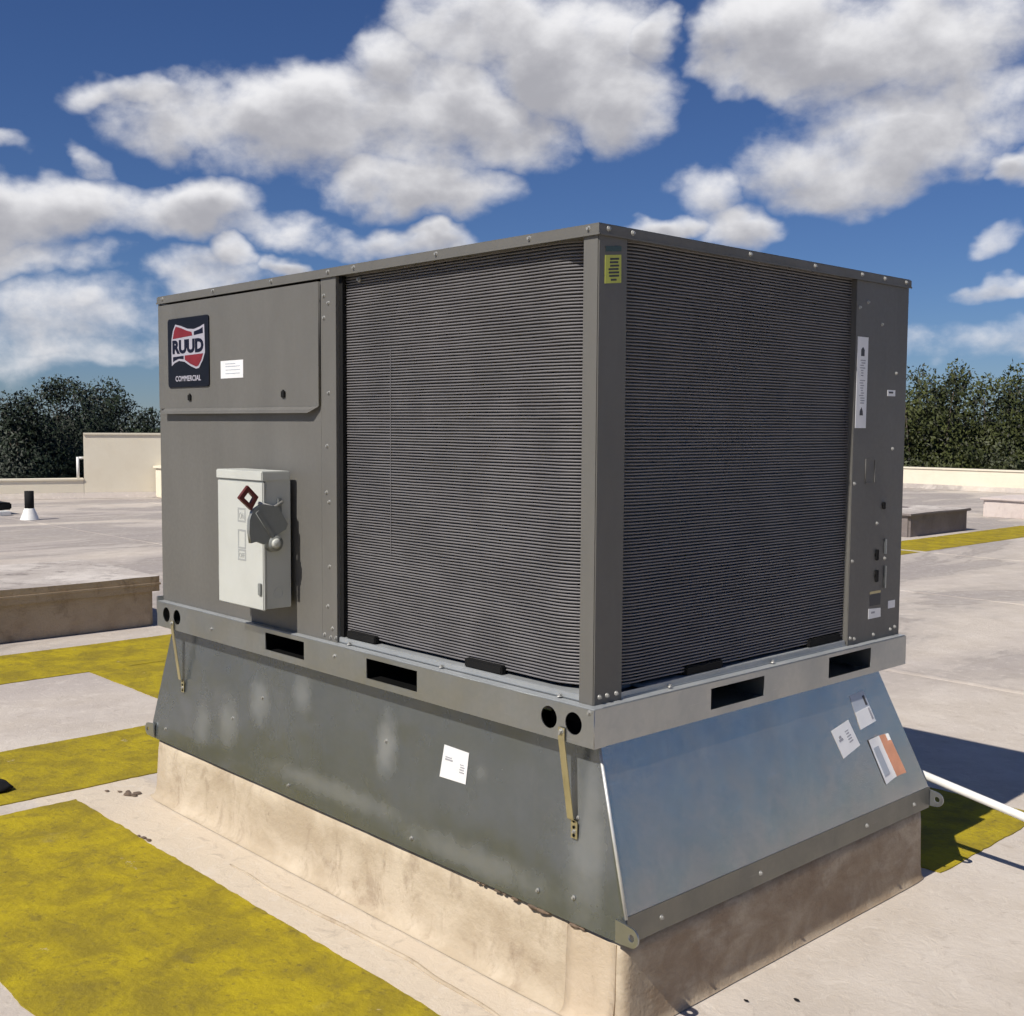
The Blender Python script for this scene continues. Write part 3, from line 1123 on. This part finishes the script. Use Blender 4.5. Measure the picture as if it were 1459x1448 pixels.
st = [on_front(-.608, .496), on_front(-.492, .499), on_front(-.486, .590), on_front(-.595, .592)]
s_ = decal('sticker', st, M['white'], T)
for (a, b, c, d_) in ((.12, .42, .56, .61), (.12, .38, .64, .67), (.72, .9, .3, .34), (.72, .88, .38, .42), (.74, .9, .46, .5), (.72, .86, .54, .57)):
    decal('printed_line', sub(st, a, b, c, d_), M['greyink'], s_, .0018)


def on_side(y, z):
    t = (z - zk) / (AT - zk)
    return (AX1 + (tx1 - AX1) * t, y, z)


ns = Vector((AT - zk, 0, AX1 - tx1)).normalized()
st = [on_side(1.205, .552), on_side(1.307, .563), on_side(1.274, .663), on_side(1.189, .658)]
s_ = decal('document_pouch', st, M['plastic'], T, .0012, ns)
decal('pouch_paper', sub(st, .0, .96, .0, .50), M['white'], s_, .0022, ns)
decal('pouch_stripe', sub(st, .78, .90, .56, .86), M['ink'], s_, .0022, ns)
decal('pouch_stripe', sub(st, .80, .90, .10, .46), M['greyink'], s_, .003, ns)
st = [on_side(1.072, .488), on_side(1.179, .509), on_side(1.148, .591), on_side(1.041, .575)]
s_ = decal('sticker', st, M['white'], T, .0012, ns)
for (a, b, c, d_) in ((.14, .36, .52, .60), (.2, .32, .62, .70), (.58, .80, .3, .34), (.58, .78, .4, .44), (.58, .8, .5, .54), (.6, .76, .6, .64), (.58, .78, .7, .73)):
    decal('printed_line', sub(st, a, b, c, d_), M['greyink'], s_, .0018, ns)
# curled instruction sheet
st = [on_side(1.27, .372), on_side(1.379, .390), on_side(1.329, .520), on_side(1.23, .515)]
vs, fs = [], []
for i in range(9):
    for j in range(7):
        u, v = i / 8, j / 6
        lift = .002 + .022 * max(0, (u - .45) / .55) ** 2 + .004 * max(0, v - .7)
        vs.append(bil(st, u - .10 * max(0, (u - .6) / .4) ** 2, v) + ns * lift)
for i in range(8):
    for j in range(6):
        a = i * 7 + j
        fs.append((a, a + 7, a + 8, a + 1))
s_ = mesh('instruction_sheet', vs, fs, M['white'], T, True)
vs2, fs2 = [], []
for i in range(5, 9):
    for j in range(7):
        vs2.append(Vector(vs[i * 7 + max(0, min(6, j))]) + ns * .0012)
for i in range(3):
    for j in range(0, 5 + (i < 2)):
        a = i * 7 + j
        fs2.append((a, a + 7, a + 8, a + 1))
mesh('orange_band', vs2, fs2, M['orange'], s_, True)
decal('printed_line', [v + ns * .0006 for v in sub(st, .08, .40, .16, .80)], M['plastic'], s_, .0030, ns)

# ================================================================== AIR CONDITIONER
T = U = thing('rooftop_air_conditioner', 'large taupe rooftop air conditioner with louvred coils on the galvanised adapter', 'air conditioner', (-1.17, .766, .717))
PT = M['paint']
ZT = Z0 + 1.2       # 2.014
ZC = ZT - .028
# --- base rails
RY, RX, RB = -.028, .028, .717
fo = rect(-LX + .005, RX, RB, Z0)
fh = [rect(-1.521, -1.278, .740, .800), rect(-.928, -.677, .738, .800)] + [ring(x, .769, .029) for x in (-2.261, -2.173, -.130, -.042)]
rail = plate('base_rail', fo, fh, .003, lambda u, v, w: Vector((u, RY + w, v)), M['galv'], T)
so = rect(RY + .003, WY - .001, RB, Z0)
sh = [rect(.447, .700, .738, .797), rect(1.047, 1.300, .738, .803)]
rail2 = plate('base_rail', so, sh, .003, lambda u, v, w: Vector((RX - w, u, v)), M['galv'], T)
box('base_rail', -LX + .005, RX - .004, WY - .004, WY - .001, RB, Z0, M['galv'], T)
box('base_rail', -LX + .0052, -LX + .0082, RY + .0032, WY - .0045, RB, Z0 - .001, M['galv'], T)
# rolled lips top and bottom
box('rail_lip', -LX + .008, RX - .0005, RY + .0032, RY + .034, Z0 - .0005, Z0 + .0025, M['pan'], T, .0008)
box('rail_lip', RX - .034, RX - .0034, RY + .035, WY - .002, Z0 - .0005, Z0 + .0025, M['pan'], T, .0008)
box('rail_lip', -LX + .01, RX - .001, RY + .0035, RY + .045, RB - .0018, RB + .0008, M['galv'], T)
box('rail_lip', RX - .045, RX - .0036, RY + .046, WY - .003, RB - .0018, RB + .0008, M['galv'], T)
box('rail_bracket', -LX - .010, -LX + .004, RY + .004, RY + .03, Z0 - .05, Z0 + .018, M['galv'], T, .002)
# fork pockets: open steel sleeves behind the slots; front pair blackened to paint their shade
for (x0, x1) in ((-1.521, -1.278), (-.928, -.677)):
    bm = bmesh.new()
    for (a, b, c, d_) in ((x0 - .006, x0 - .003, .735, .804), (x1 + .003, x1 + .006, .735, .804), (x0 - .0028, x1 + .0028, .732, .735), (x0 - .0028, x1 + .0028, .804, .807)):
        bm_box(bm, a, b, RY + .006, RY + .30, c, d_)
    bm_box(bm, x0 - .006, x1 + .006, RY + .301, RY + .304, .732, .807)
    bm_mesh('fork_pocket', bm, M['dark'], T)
for (y0, y1) in ((.447, .700), (1.047, 1.300)):
    bm = bmesh.new()
    for (a, b, c, d_) in ((y0 - .006, y0 - .003, .734, .806), (y1 + .003, y1 + .006, .734, .806), (y0 - .0028, y1 + .0028, .731, .734), (y0 - .0028, y1 + .0028, .806, .809)):
        bm_box(bm, RX - .25, RX - .006, a, b, c, d_)
    bm_mesh('fork_pocket', bm, M['galv'], T)
box('shade_fill', -LX + .05, -.27, RY + .36, WY - .05, RB + .004, Z0 - .006, M['dark'], T)  # black block added to paint the shade inside the base
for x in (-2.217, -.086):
    box('hole_shade', x - .085, x + .085, RY + .05, RY + .053, RB + .006, Z0 - .008, M['dark'], T)  # black sheet painting the shade behind the round holes
for (x, z) in ((-1.10, .78), (.012, .806), (-.087, .735), (-1.9, .76)):
    screw((x, RY, z), (0, -1, 0), T, .8)
# --- base pan with upturned lip under the coils
box('base_pan', -LX + .012, -.004, .008, WY - .008, Z0 + .003, Z0 + .006, M['pan'], T)
box('pan_lip', -1.122, -.052, .006, .0085, Z0 + .0062, Z0 + .020, M['pan'], T)
box('pan_ledge', -1.122, -.052, .0088, .20, Z0 + .012, Z0 + .021, M['pan'], T)
box('pan_lip', -.0085, -.006, .107, 1.196, Z0 + .0062, Z0 + .020, M['pan'], T)
box('pan_ledge', -.20, -.0088, .21, 1.196, Z0 + .012, Z0 + .021, M['pan'], T)
for (x0, x1) in ((-1.089, -.938), (-.51, -.354)):
    box('rubber_pad', x0, x1, .010, .030, Z0 + .0215, Z0 + .046, M['black'], T, .003)
for (y0, y1) in ((.385, .551), (.994, 1.177)):
    box('rubber_pad', -.030, -.010, y0, y1, Z0 + .0215, Z0 + .046, M['black'], T, .003)
# --- coil: flat tubes bent round the near corner, fins behind
CR = .16
path = [(-1.140 + i * .037, .028) for i in range(26)] + [(-.178, .028)]
for i in range(1, 11):
    a = R(-90 + 90 * i / 10)
    path.append((-.178 + CR * math.cos(a), .188 + CR * math.sin(a)))
path += [(-.018, .225 + i * .047) for i in range(22)]
pn = []
for i in range(len(path)):
    a, b = path[max(0, i - 1)], path[min(len(path) - 1, i + 1)]
    t = Vector((b[0] - a[0], b[1] - a[1])).normalized()
    pn.append((t.y, -t.x))
z_lo, z_hi = Z0 + .030, ZC + .004
rows = 134
pitch = (z_hi - z_lo) / rows
vs, fs = [], []
for r_ in range(rows):
    zc = z_lo + pitch * (r_ + .5)
    h_ = pitch * .26
    prof = ((-.012, h_), (-.001, h_), (.0, h_ * .45), (.0, -h_ * .45), (-.001, -h_), (-.012, -h_))
    o = len(vs)
    for i, ((x, y), (nx, ny)) in enumerate(zip(path, pn)):
        jig = mnoise.noise(Vector((x * 3.1 + y * 2.7, r_ * 7.3, 1.7))) * .0007
        jz = mnoise.noise(Vector(((x + y) * 7.0, r_ * .42, 9.2))) * .0011 + mnoise.noise(Vector(((x + y) * 16.0, r_ * 3.1, 2.2))) * .0006
        for (q, dz) in prof:
            vs.append((x + nx * (q + jig), y + ny * (q + jig), zc + dz + jz))
    k = len(prof)
    for i in range(len(path) - 1):
        for j in range(k - 1):
            fs.append((o + i * k + j, o + i * k + j + 1, o + (i + 1) * k + j + 1, o + (i + 1) * k + j))
o = mesh('coil_tubes', vs, fs, M['tube'], T)
o['kind'] = 'stuff'
vs, fs = [], []
for (x, y), (nx, ny) in zip(path, pn):
    vs += [(x - nx * .0115, y - ny * .0115, z_lo), (x - nx * .0115, y - ny * .0115, z_hi)]
for i in range(len(path) - 1):
    fs.append((2 * i, 2 * i + 2, 2 * i + 3, 2 * i + 1))
mesh('coil_fins', vs, fs, M['fin'], T)
box('coil_line', -.877, -.8745, .0262, .0275, 1.12, 1.745, M['tube'], T)  # thin upright line on the coil face
# --- corner post
f = [(-.050, .0), (-.0, .0), (.0, .105), (-.0022, .105), (-.0022, .0022), (-.050, .0022)]
vs = [(x, y, Z0 + .003) for x, y in f] + [(x, y, ZC) for x, y in f]
bm = bmesh.new()
bv = [bm.verts.new(v) for v in vs]
for i in range(6):
    j = (i + 1) % 6
    bm.faces.new((bv[i], bv[j], bv[j + 6], bv[i + 6]))
bm.faces.new([bv[i] for i in (0, 1, 4, 5)][::-1])
bm.faces.new([bv[i] for i in (1, 2, 3, 4)][::-1])
bmesh.ops.bevel(bm, geom=[e_ for e_ in bm.edges if abs(e_.verts[0].co.x) < 1e-6 and abs(e_.verts[1].co.x) < 1e-6 and abs(e_.verts[0].co.y) < 1e-6 and abs(e_.verts[1].co.y) < 1e-6], offset=.003, segments=2, affect='EDGES')
bm_mesh('corner_post', bm, PT, T)
box('post_return', -.0500, -.0478, .0024, .035, Z0 + .003, ZC, PT, T)
box('post_return', -.0350, -.0024, .1028, .1050, Z0 + .003, ZC, PT, T)
# --- left (control) section of the front
box('lower_panel', -LX, -1.210, .0, .003, Z0 + .003, 1.5765, PT, T)
box('post_strip', -1.2085, -1.124, -.001, .0022, Z0 + .003, ZC, PT, T, .0006)
box('post_return', -1.126, -1.124, .0024, .045, Z0 + .003, ZC, PT, T)
box('coil_edge_strip', -1.1238, -1.106, .012, .024, Z0 + .022, ZC, M['black'], T)  # black upright strip between post and coil
# upper access panel with drip lip (corner cut at its right end)
up = plate('access_panel', [(-2.330, 1.577), (-1.212, 1.577), (-1.212, ZC - .010), (-2.330, ZC - .010)],
           [ring(-2.081, 1.622, .011, 12), ring(-1.424, 1.624, .011, 12)], .012, lambda u, v, w: Vector((u, .003 - w, v)), PT, T)
box('cabinet_edge', -LX, -2.332, -.001, .003, 1.5768, ZC, PT, T)
pr = [(-.0090, 1.5768), (-.0230, 1.5668), (-.0245, 1.5560), (-.0225, 1.5555), (-.0210, 1.5650), (.000, 1.5745)]
vs = []
for (x, ins) in ((-2.285, 0), (-1.255, 0), (-1.214, 1)):
    for (y, z) in pr:
        vs.append((x, y if not ins else -.009 + (y + .009) * .15, z if not ins else 1.577 + (z - 1.577) * .1))
k = len(pr)
fs = []
for i in range(2):
    for j in range(k):
        fs.append((i * k + j, i * k + (j + 1) % k, (i + 1) * k + (j + 1) % k, (i + 1) * k + j))
fs += [tuple(range(k))[::-1], tuple(range(2 * k, 3 * k))]
mesh('drip_lip', vs, fs, PT, up)
for x, z in ((-2.081, 1.622), (-1.424, 1.624)):
    tube('latch', [(x + .002, .006, z), (x + .002, -.008, z)], [.0125, .0125], M['dark'], up, 10)
    box('latch_tab', x - .006, x + .016, -.016, -.0085, z - .016, z + .006, M['black'], up, .002)
# --- right end: access panel beside the coil, with flange catching the sun
box('end_panel', -.003, .0, 1.2005, WY - .002, Z0 + .003, ZC, PT, T, .0007)
box('end_flange', -.060, -.0032, 1.2005, 1.2030, Z0 + .003, ZC, PT, T)
box('rear_panel', -LX + .002, -.002, WY - .0018, WY, Z0 + .003, ZC, PT, T)
box('left_panel', -LX, -LX + .002, .0035, WY - .002, Z0 + .003, ZC, PT, T)
box('coil_blanking', -.16, -.075, 1.206, 1.30, Z0 + .003, ZC, M['dark'], T)
# --- top cap
bm = bmesh.new()
co = .005
bm_box(bm, -LX - co, co, -co, WY + co, ZC + .001, ZT)
bmesh.ops.recalc_face_normals(bm, faces=bm.faces)
bmesh.ops.bevel(bm, geom=[e_ for e_ in bm.edges if e_.verts[0].co.z > ZT - .001 and e_.verts[1].co.z > ZT - .001] , offset=.003, segments=2, affect='EDGES')
cap = bm_mesh('top_cap', bm, PT, T)
box('cap_hem', -LX - co - .0015, co + .0015, -co - .0022, -co - .0002, ZC - .0012, ZC + .004, PT, cap)
box('cap_hem', co + .0002, co + .0024, -co, WY + co, ZC - .0012, ZC + .004, PT, cap)
for x in (-2.30, -1.9, -1.5, -1.16, -1.02, -.62, -.24, -.03):
    screw((x, -co, ZT - .012), (0, -1, 0), T, .75)
for y in (.03, .12, 1.22, 1.36, 1.50, .62, .95):
    screw((co, y, ZT - .012), (1, 0, 0), T, .75)
for (x, z) in ((-1.19, 1.93), (-1.165, 1.905), (-1.19, 1.86), (-1.165, 1.62), (-1.18, 1.30), (-1.165, 1.27), (-1.165, 1.06), (-1.175, .93), (-1.15, .86), (-1.195, .835), (-1.16, .83), (-1.13, .832), (-1.175, 1.45)):
    screw((x, -.001, z), (0, -1, 0), T, .7)
for y in (.022, .05, .085):
    screw((.0, y, Z0 + .022), (1, 0, 0), T, .75)
for (y, z) in ((1.22, 1.90), (1.27, 1.92), (1.36, 1.855), (1.46, 1.70), (1.215, 1.34), (1.215, 1.09), (1.363, 1.205), (1.42, 1.085), (1.45, 1.45), (1.215, .84), (1.36, .835), (1.47, .84), (1.50, .845), (1.24, .835)):
    screw((.0, y, z), (1, 0, 0), T, .7)
for x in (-1.06, -.6, -.12):
    screw((x, .0, Z0 + .0065), (0, 0, 1), T, .8)
for y in (.3, .78):
    screw((0.002, y, Z0 + .0065), (0, 0, 1), T, .8)
screw((-1.03, .022, ZC - .018), (0, -1, 0), T, .9)

# --- badge
B = plate('badge', rrect(-2.243, -1.922, 1.657, 1.918, .014), [], .004, front(-.0095), M['badge'], T)


def bw(u, v):
    return (-2.243 + .321 * u, 1.918 - .261 * v)


FB = front(-.0136)
sil = [(.20, .085), (.34, .115), (.50, .165), (.66, .180), (.80, .155), (.90, .125), (.91, .28), (.915, .52), (.86, .63), (.77, .735), (.70, .745), (.56, .70),
       (.42, .635), (.28, .615), (.17, .645), (.10, .685), (.095, .52), (.10, .30), (.14, .17)]
plate('emblem', [bw(*p) for p in sil], [], .0006, FB, M['logo_white'], B)
FB2 = front(-.0143)
plate('emblem_field', [bw(*p) for p in [(.215, .115), (.34, .145), (.50, .195), (.60, .215), (.62, .268), (.135, .292), (.165, .185)]], [], .0006, FB2, M['logo_red'], B)
plate('emblem_field', [bw(*p) for p in [(.66, .215), (.80, .19), (.87, .165), (.875, .25), (.66, .266)]], [], .0006, FB2, M['navy'], B)
plate('emblem_field', [bw(*p) for p in [(.43, .545), (.875, .535), (.83, .625), (.755, .705), (.70, .715), (.56, .668), (.43, .605)]], [], .0006, FB2, M['logo_red'], B)
plate('emblem_field', [bw(*p) for p in [(.135, .555), (.40, .547), (.40, .597), (.28, .585), (.17, .612), (.135, .63)]], [], .0006, FB2, M['navy'], B)
u0, v1 = bw(.125, .315)
u1, v0 = bw(.885, .515)
letters('badge_letters', 'RUUD', FB2, u0, u1, v0, v1, M['navy'], B, .05)
u0, v1 = bw(.19, .835)
u1, v0 = bw(.81, .915)
letters('badge_letters', 'COMMERCIAL', front(-.0136), u0, u1, v0, v1, M['logo_white'], B, .018)
# white rating label beside it
st = [(-1.841, -.009, 1.682), (-1.683, -.009, 1.682), (-1.683, -.009, 1.745), (-1.841, -.009, 1.745)]
s_ = decal('rating_label', st, M['white'], T, .0014)
for v_ in (.25, .45, .65, .8):
    decal('printed_line', sub(st, .22, .86 - .2 * (v_ > .7), v_, v_ + .035), M['plastic'], s_, .002)
# yellow sticker on the post
st = [(.0, .023, 1.869), (.0, .083, 1.876), (.0, .082, 1.945), (.0, .023, 1.938)]
s_ = decal('yellow_sticker', st, M['ystick'], T, .0012)
for v_, a, b in ((.08, .35, .7), (.22, .25, .85), (.34, .22, .85), (.46, .2, .82), (.58, .3, .85), (.70, .28, .8), (.82, .3, .85)):
    decal('printed_line', sub(st, a, b, v_, v_ + .07), M['ink'], s_, .0018)
st = [(.0, .025, 1.947), (.0, .082, 1.953), (.0, .082, 1.966), (.0, .025, 1.960)]
decal('green_sticker', st, plain('dull_green', (.05, .085, .08), .5), T, .0012)
# tall white label with two black arrows on the end panel
st = [(.0, 1.210, 1.518), (.0, 1.274, 1.518), (.0, 1.276, 1.808), (.0, 1.212, 1.808)]
s_ = decal('tall_label', st, M['white'], T, .0014)


def lab(poly, mat='ink', nm='printed_mark'):
    plate(nm, [(1.210 + .064 * a, 1.518 + .29 * b) for a, b in poly], [], .0005, side(.0016), M[mat], s_)


lab([(.36, .79), (.68, .79), (.68, .86), (.52, .89), (.36, .86)])
lab([(.36, .14), (.68, .14), (.64, .19), (.52, .23), (.38, .19)])
rl = random.Random(5)
for i in range(18):
    v_ = .27 + i * .0275
    if i == 10:
        continue
    a = rl.uniform(.28, .42)
    b = rl.uniform(.58, .80)
    lab([(a, v_), (b, v_), (b, v_ + .011), (a, v_ + .011)], 'greyink', 'printed_line')
# small plates, louvre and cable entries on the end panel
st = [(.0, 1.407, 1.624), (.0, 1.457, 1.624), (.0, 1.457, 1.644), (.0, 1.407, 1.644)]
s_ = decal('small_label', st, M['white'], T)
decal('printed_line', sub(st, .15, .7, .45, .75), M['ink'], s_, .0018)
st = [(.0, 1.325, .890), (.0, 1.404, .890), (.0, 1.402, .920), (.0, 1.325, .924)]
s_ = decal('small_label', st, M['white'], T)
decal('printed_line', sub(st, .2, .5, .5, .7), M['greyink'], s_, .0018)
decal('small_label', [(.0, 1.452, .912), (.0, 1.497, .912), (.0, 1.497, .938), (.0, 1.452, .938)], M['white'], T)
decal('warning_label', [(.0, 1.332, .932), (.0, 1.400, .932), (.0, 1.400, .968), (.0, 1.332, .968)], M['ink'], T)
decal('warning_band', [(.0, 1.332, .972), (.0, 1.400, .972), (.0, 1.400, .980), (.0, 1.332, .980)], M['zinc'], T)
plate('knockout_frame', rect(1.281, 1.343, 1.337, 1.419), [rect(1.286, 1.338, 1.342, 1.414)], .002, side(.0), PT, T)
for (y, z, h_) in ((1.401, 1.262, .012), (1.366, 1.100, .018), (1.368, 1.030, .020)):
    tube('cable_entry', [(-.001, y, z), (.004, y, z)], [.010, .010], M['dark'], T, 10)
    box('entry_shade', .0005, .006, y - .009, y + .009, z - h_, z + h_, M['black'], T, .002)
box('conduit_clip', .0005, .008, 1.414, 1.421, 1.10, 1.15, M['galv'], T, .001)
box('conduit_clip', .0005, .008, 1.416, 1.423, .985, 1.06, M['galv'], T, .001)

# ================================================================== DISCONNECT SWITCH
T = thing('disconnect_switch', 'light grey disconnect box with red handle mounted on the cabinet front', 'switch box', (-1.507, -.02, .905))
dx0, dx1, dyf, dyb, dz0, dz1 = -1.653, -1.362, -.118, -.022, .908, 1.360
box('body', dx0, dx1, dyf + .001, dyb, dz0, dz1, M['disc'], T, .002)
# door with folded edges, a little larger than the body
door = box('door', dx0 - .003, dx1 + .0035, dyf - .012, dyf, dz0 - .004, dz1 - .030, M['disc'], T, .0035)
box('rain_hood', dx0 - .005, dx1 + .005, dyf - .016, dyb - .004, dz1 - .028, dz1 + .004, M['disc'], T, .003)
for x in (-1.60, -1.43):
    box('mounting_strut', x - .02, x + .02, dyb + .0005, -.0005, dz0 + .02, dz1 - .03, M['dark'], T)
box('hinge', dx0 - .012, dx0 - .004, dyf - .008, dyf + .008, .975, 1.03, M['lever'], T, .002)
# windows and lettering frame on the door
FD = front(dyf - .0121)
for (v0, v1) in ((1.190, 1.238), (1.060, 1.098), (1.100, 1.165)):
    plate('printed_frame', rect(-1.520, -1.468, v0, v1), [rect(-1.513, -1.475, v0 + .006, v1 - .006)], .0006, FD, M['faint'], door)
letters('printed_letters', 'ON', FD, -1.510, -1.478, 1.200, 1.222, M['faint'], door)
letters('printed_letters', 'OFF', FD, -1.511, -1.477, 1.070, 1.086, M['faint'], door)
# handle: shield shaped lever on the right side with a red looped grip
lv = [(-.178, 1.241), (-.190, 1.210), (-.192, 1.170), (-.186, 1.134), (-.165, 1.138), (-.138, 1.127), (-.103, 1.150), (-.055, 1.172), (-.048, 1.190), (-.084, 1.248), (-.144, 1.260)]
lev = plate('lever', lv, [], .016, side(dx1 + .008), M['lever'], T)
rib = [(-.170, 1.232), (-.158, 1.240), (-.100, 1.150), (-.112, 1.145)]
plate('lever_rib', rib, [], .005, side(dx1 + .0241), M['lever'], lev)
box('door_latch', -1.385, -1.366, dyf - .019, dyf - .0125, .955, .995, M['lever'], door, .002)
tube('pivot', [(dx1 + .0005, -.095, 1.128), (dx1 + .028, -.095, 1.128)], [.030, .026], M['lever'], T, 18)
tube('pivot_cap', [(dx1 + .028, -.095, 1.128), (dx1 + .034, -.095, 1.128)], [.018, .012], M['disc'], T, 16)
gp = [(-.195, 1.321), (-.157, 1.283), (-.183, 1.241), (-.228, 1.282)]
gc = (sum(a for a, _ in gp) / 4, sum(b for _, b in gp) / 4)
gin = [(gc[0] + (a - gc[0]) * .50, gc[1] + (b - gc[1]) * .50) for a, b in gp]
plate('grip', gp, [gin[::-1]], .014, side(dx1 + .010), M['red'], T)
tube('linkage', [(dx1 + .012, -.150, 1.262), (dx1 + .012, -.095, 1.245), (dx1 + .010, -.060, 1.262)], [.006, .006, .006], M['screw'], T, 8)
box('stop_bracket', dx1 + .0005, dx1 + .008, -.075, -.060, 1.165, 1.275, M['lever'], T, .002)
plate('knockout', ring(-.070, .958, .020, 18), [ring(-.070, .958, .015, 18)], .0015, side(dx1), M['disc'], T)

# ================================================================== HOLD DOWN STRAPS
def strap(xt, zt, xb, zb_, w, label):
    T = thing('tie_down_strap', label, 'strap', ((xt + xb) / 2, RY, zb_), 'straps between base rail and adapter')
    bp = Vector(on_front(xb, zb_)) + Vector((0, -.003, 0))
    tp = Vector((xt, RY - .003, zt))
    k = tp.lerp(bp, .80) + Vector((0, -.004, 0))
    pts = [tp + Vector((0, 0, .03)), tp, k, bp + Vector((0, 0, .045)), bp]
    vs, fs = [], []
    for i, p in enumerate(pts):
        for dxx in (-w / 2, w / 2):
            for dy in (0, -.0022):
                vs.append(p + Vector((dxx, dy, 0)))
    for i in range(len(pts) - 1):
        a, b = i * 4, i * 4 + 4
        for (p, q) in ((0, 1), (1, 3), (3, 2), (2, 0)):
            fs.append((a + p, a + q, b + q, b + p))
    fs += [(0, 1, 3, 2), (16, 18, 19, 17)]
    mesh('strap_band', vs, fs, M['zinc'], T)
    screw(tp + Vector((0, -.0022, .02)), (0, -1, 0), T, .9)
    for dz in (.008, .030, .046):
        tube('strap_hole', [bp + Vector((0, -.0005, dz)), bp + Vector((0, -.0040, dz))], [.0042, .0042], M['dark'], T, 8)
    screw(bp + Vector((0, -.0022, .018)), (0, -1, 0), T, .7)


strap(-.080, .722, -.058, .462, .022, 'yellowish steel strap on the adapter near the front corner')
strap(-2.205, .722, -2.180, .470, .020, 'thin steel strap on the adapter at its far left end')

# ================================================================== DRAIN PIPE
T = thing('drain_pipe', 'white plastic drain pipe sloping to the roof behind the adapter corner', 'pipe', (1.0, 1.62, 0))
sl = (.266 - .323) / (.417 - .087)
p = lambda x: Vector((x, 1.615, .318 + sl * (x - .087)))
tube('pipe_body', [p(-.5), p(1.87)], [.0140, .0140], M['pvc'], T, 18)
tube('coupling', [p(1.02), p(1.12)], [.0185, .0185], M['pvc'], T, 18)
box('pipe_block', .93, 1.03, 1.55, 1.68, .004, p(.98).z - .0165, M['black'], T, .004)

scene.render.film_transparent = False
scene.cycles.adaptive_threshold = 0.025
scene.cycles.adaptive_min_samples = 8
scene.cycles.max_bounces = 5
scene.cycles.diffuse_bounces = 3
scene.cycles.glossy_bounces = 3
scene.cycles.caustics_reflective = False
scene.cycles.caustics_refractive = False
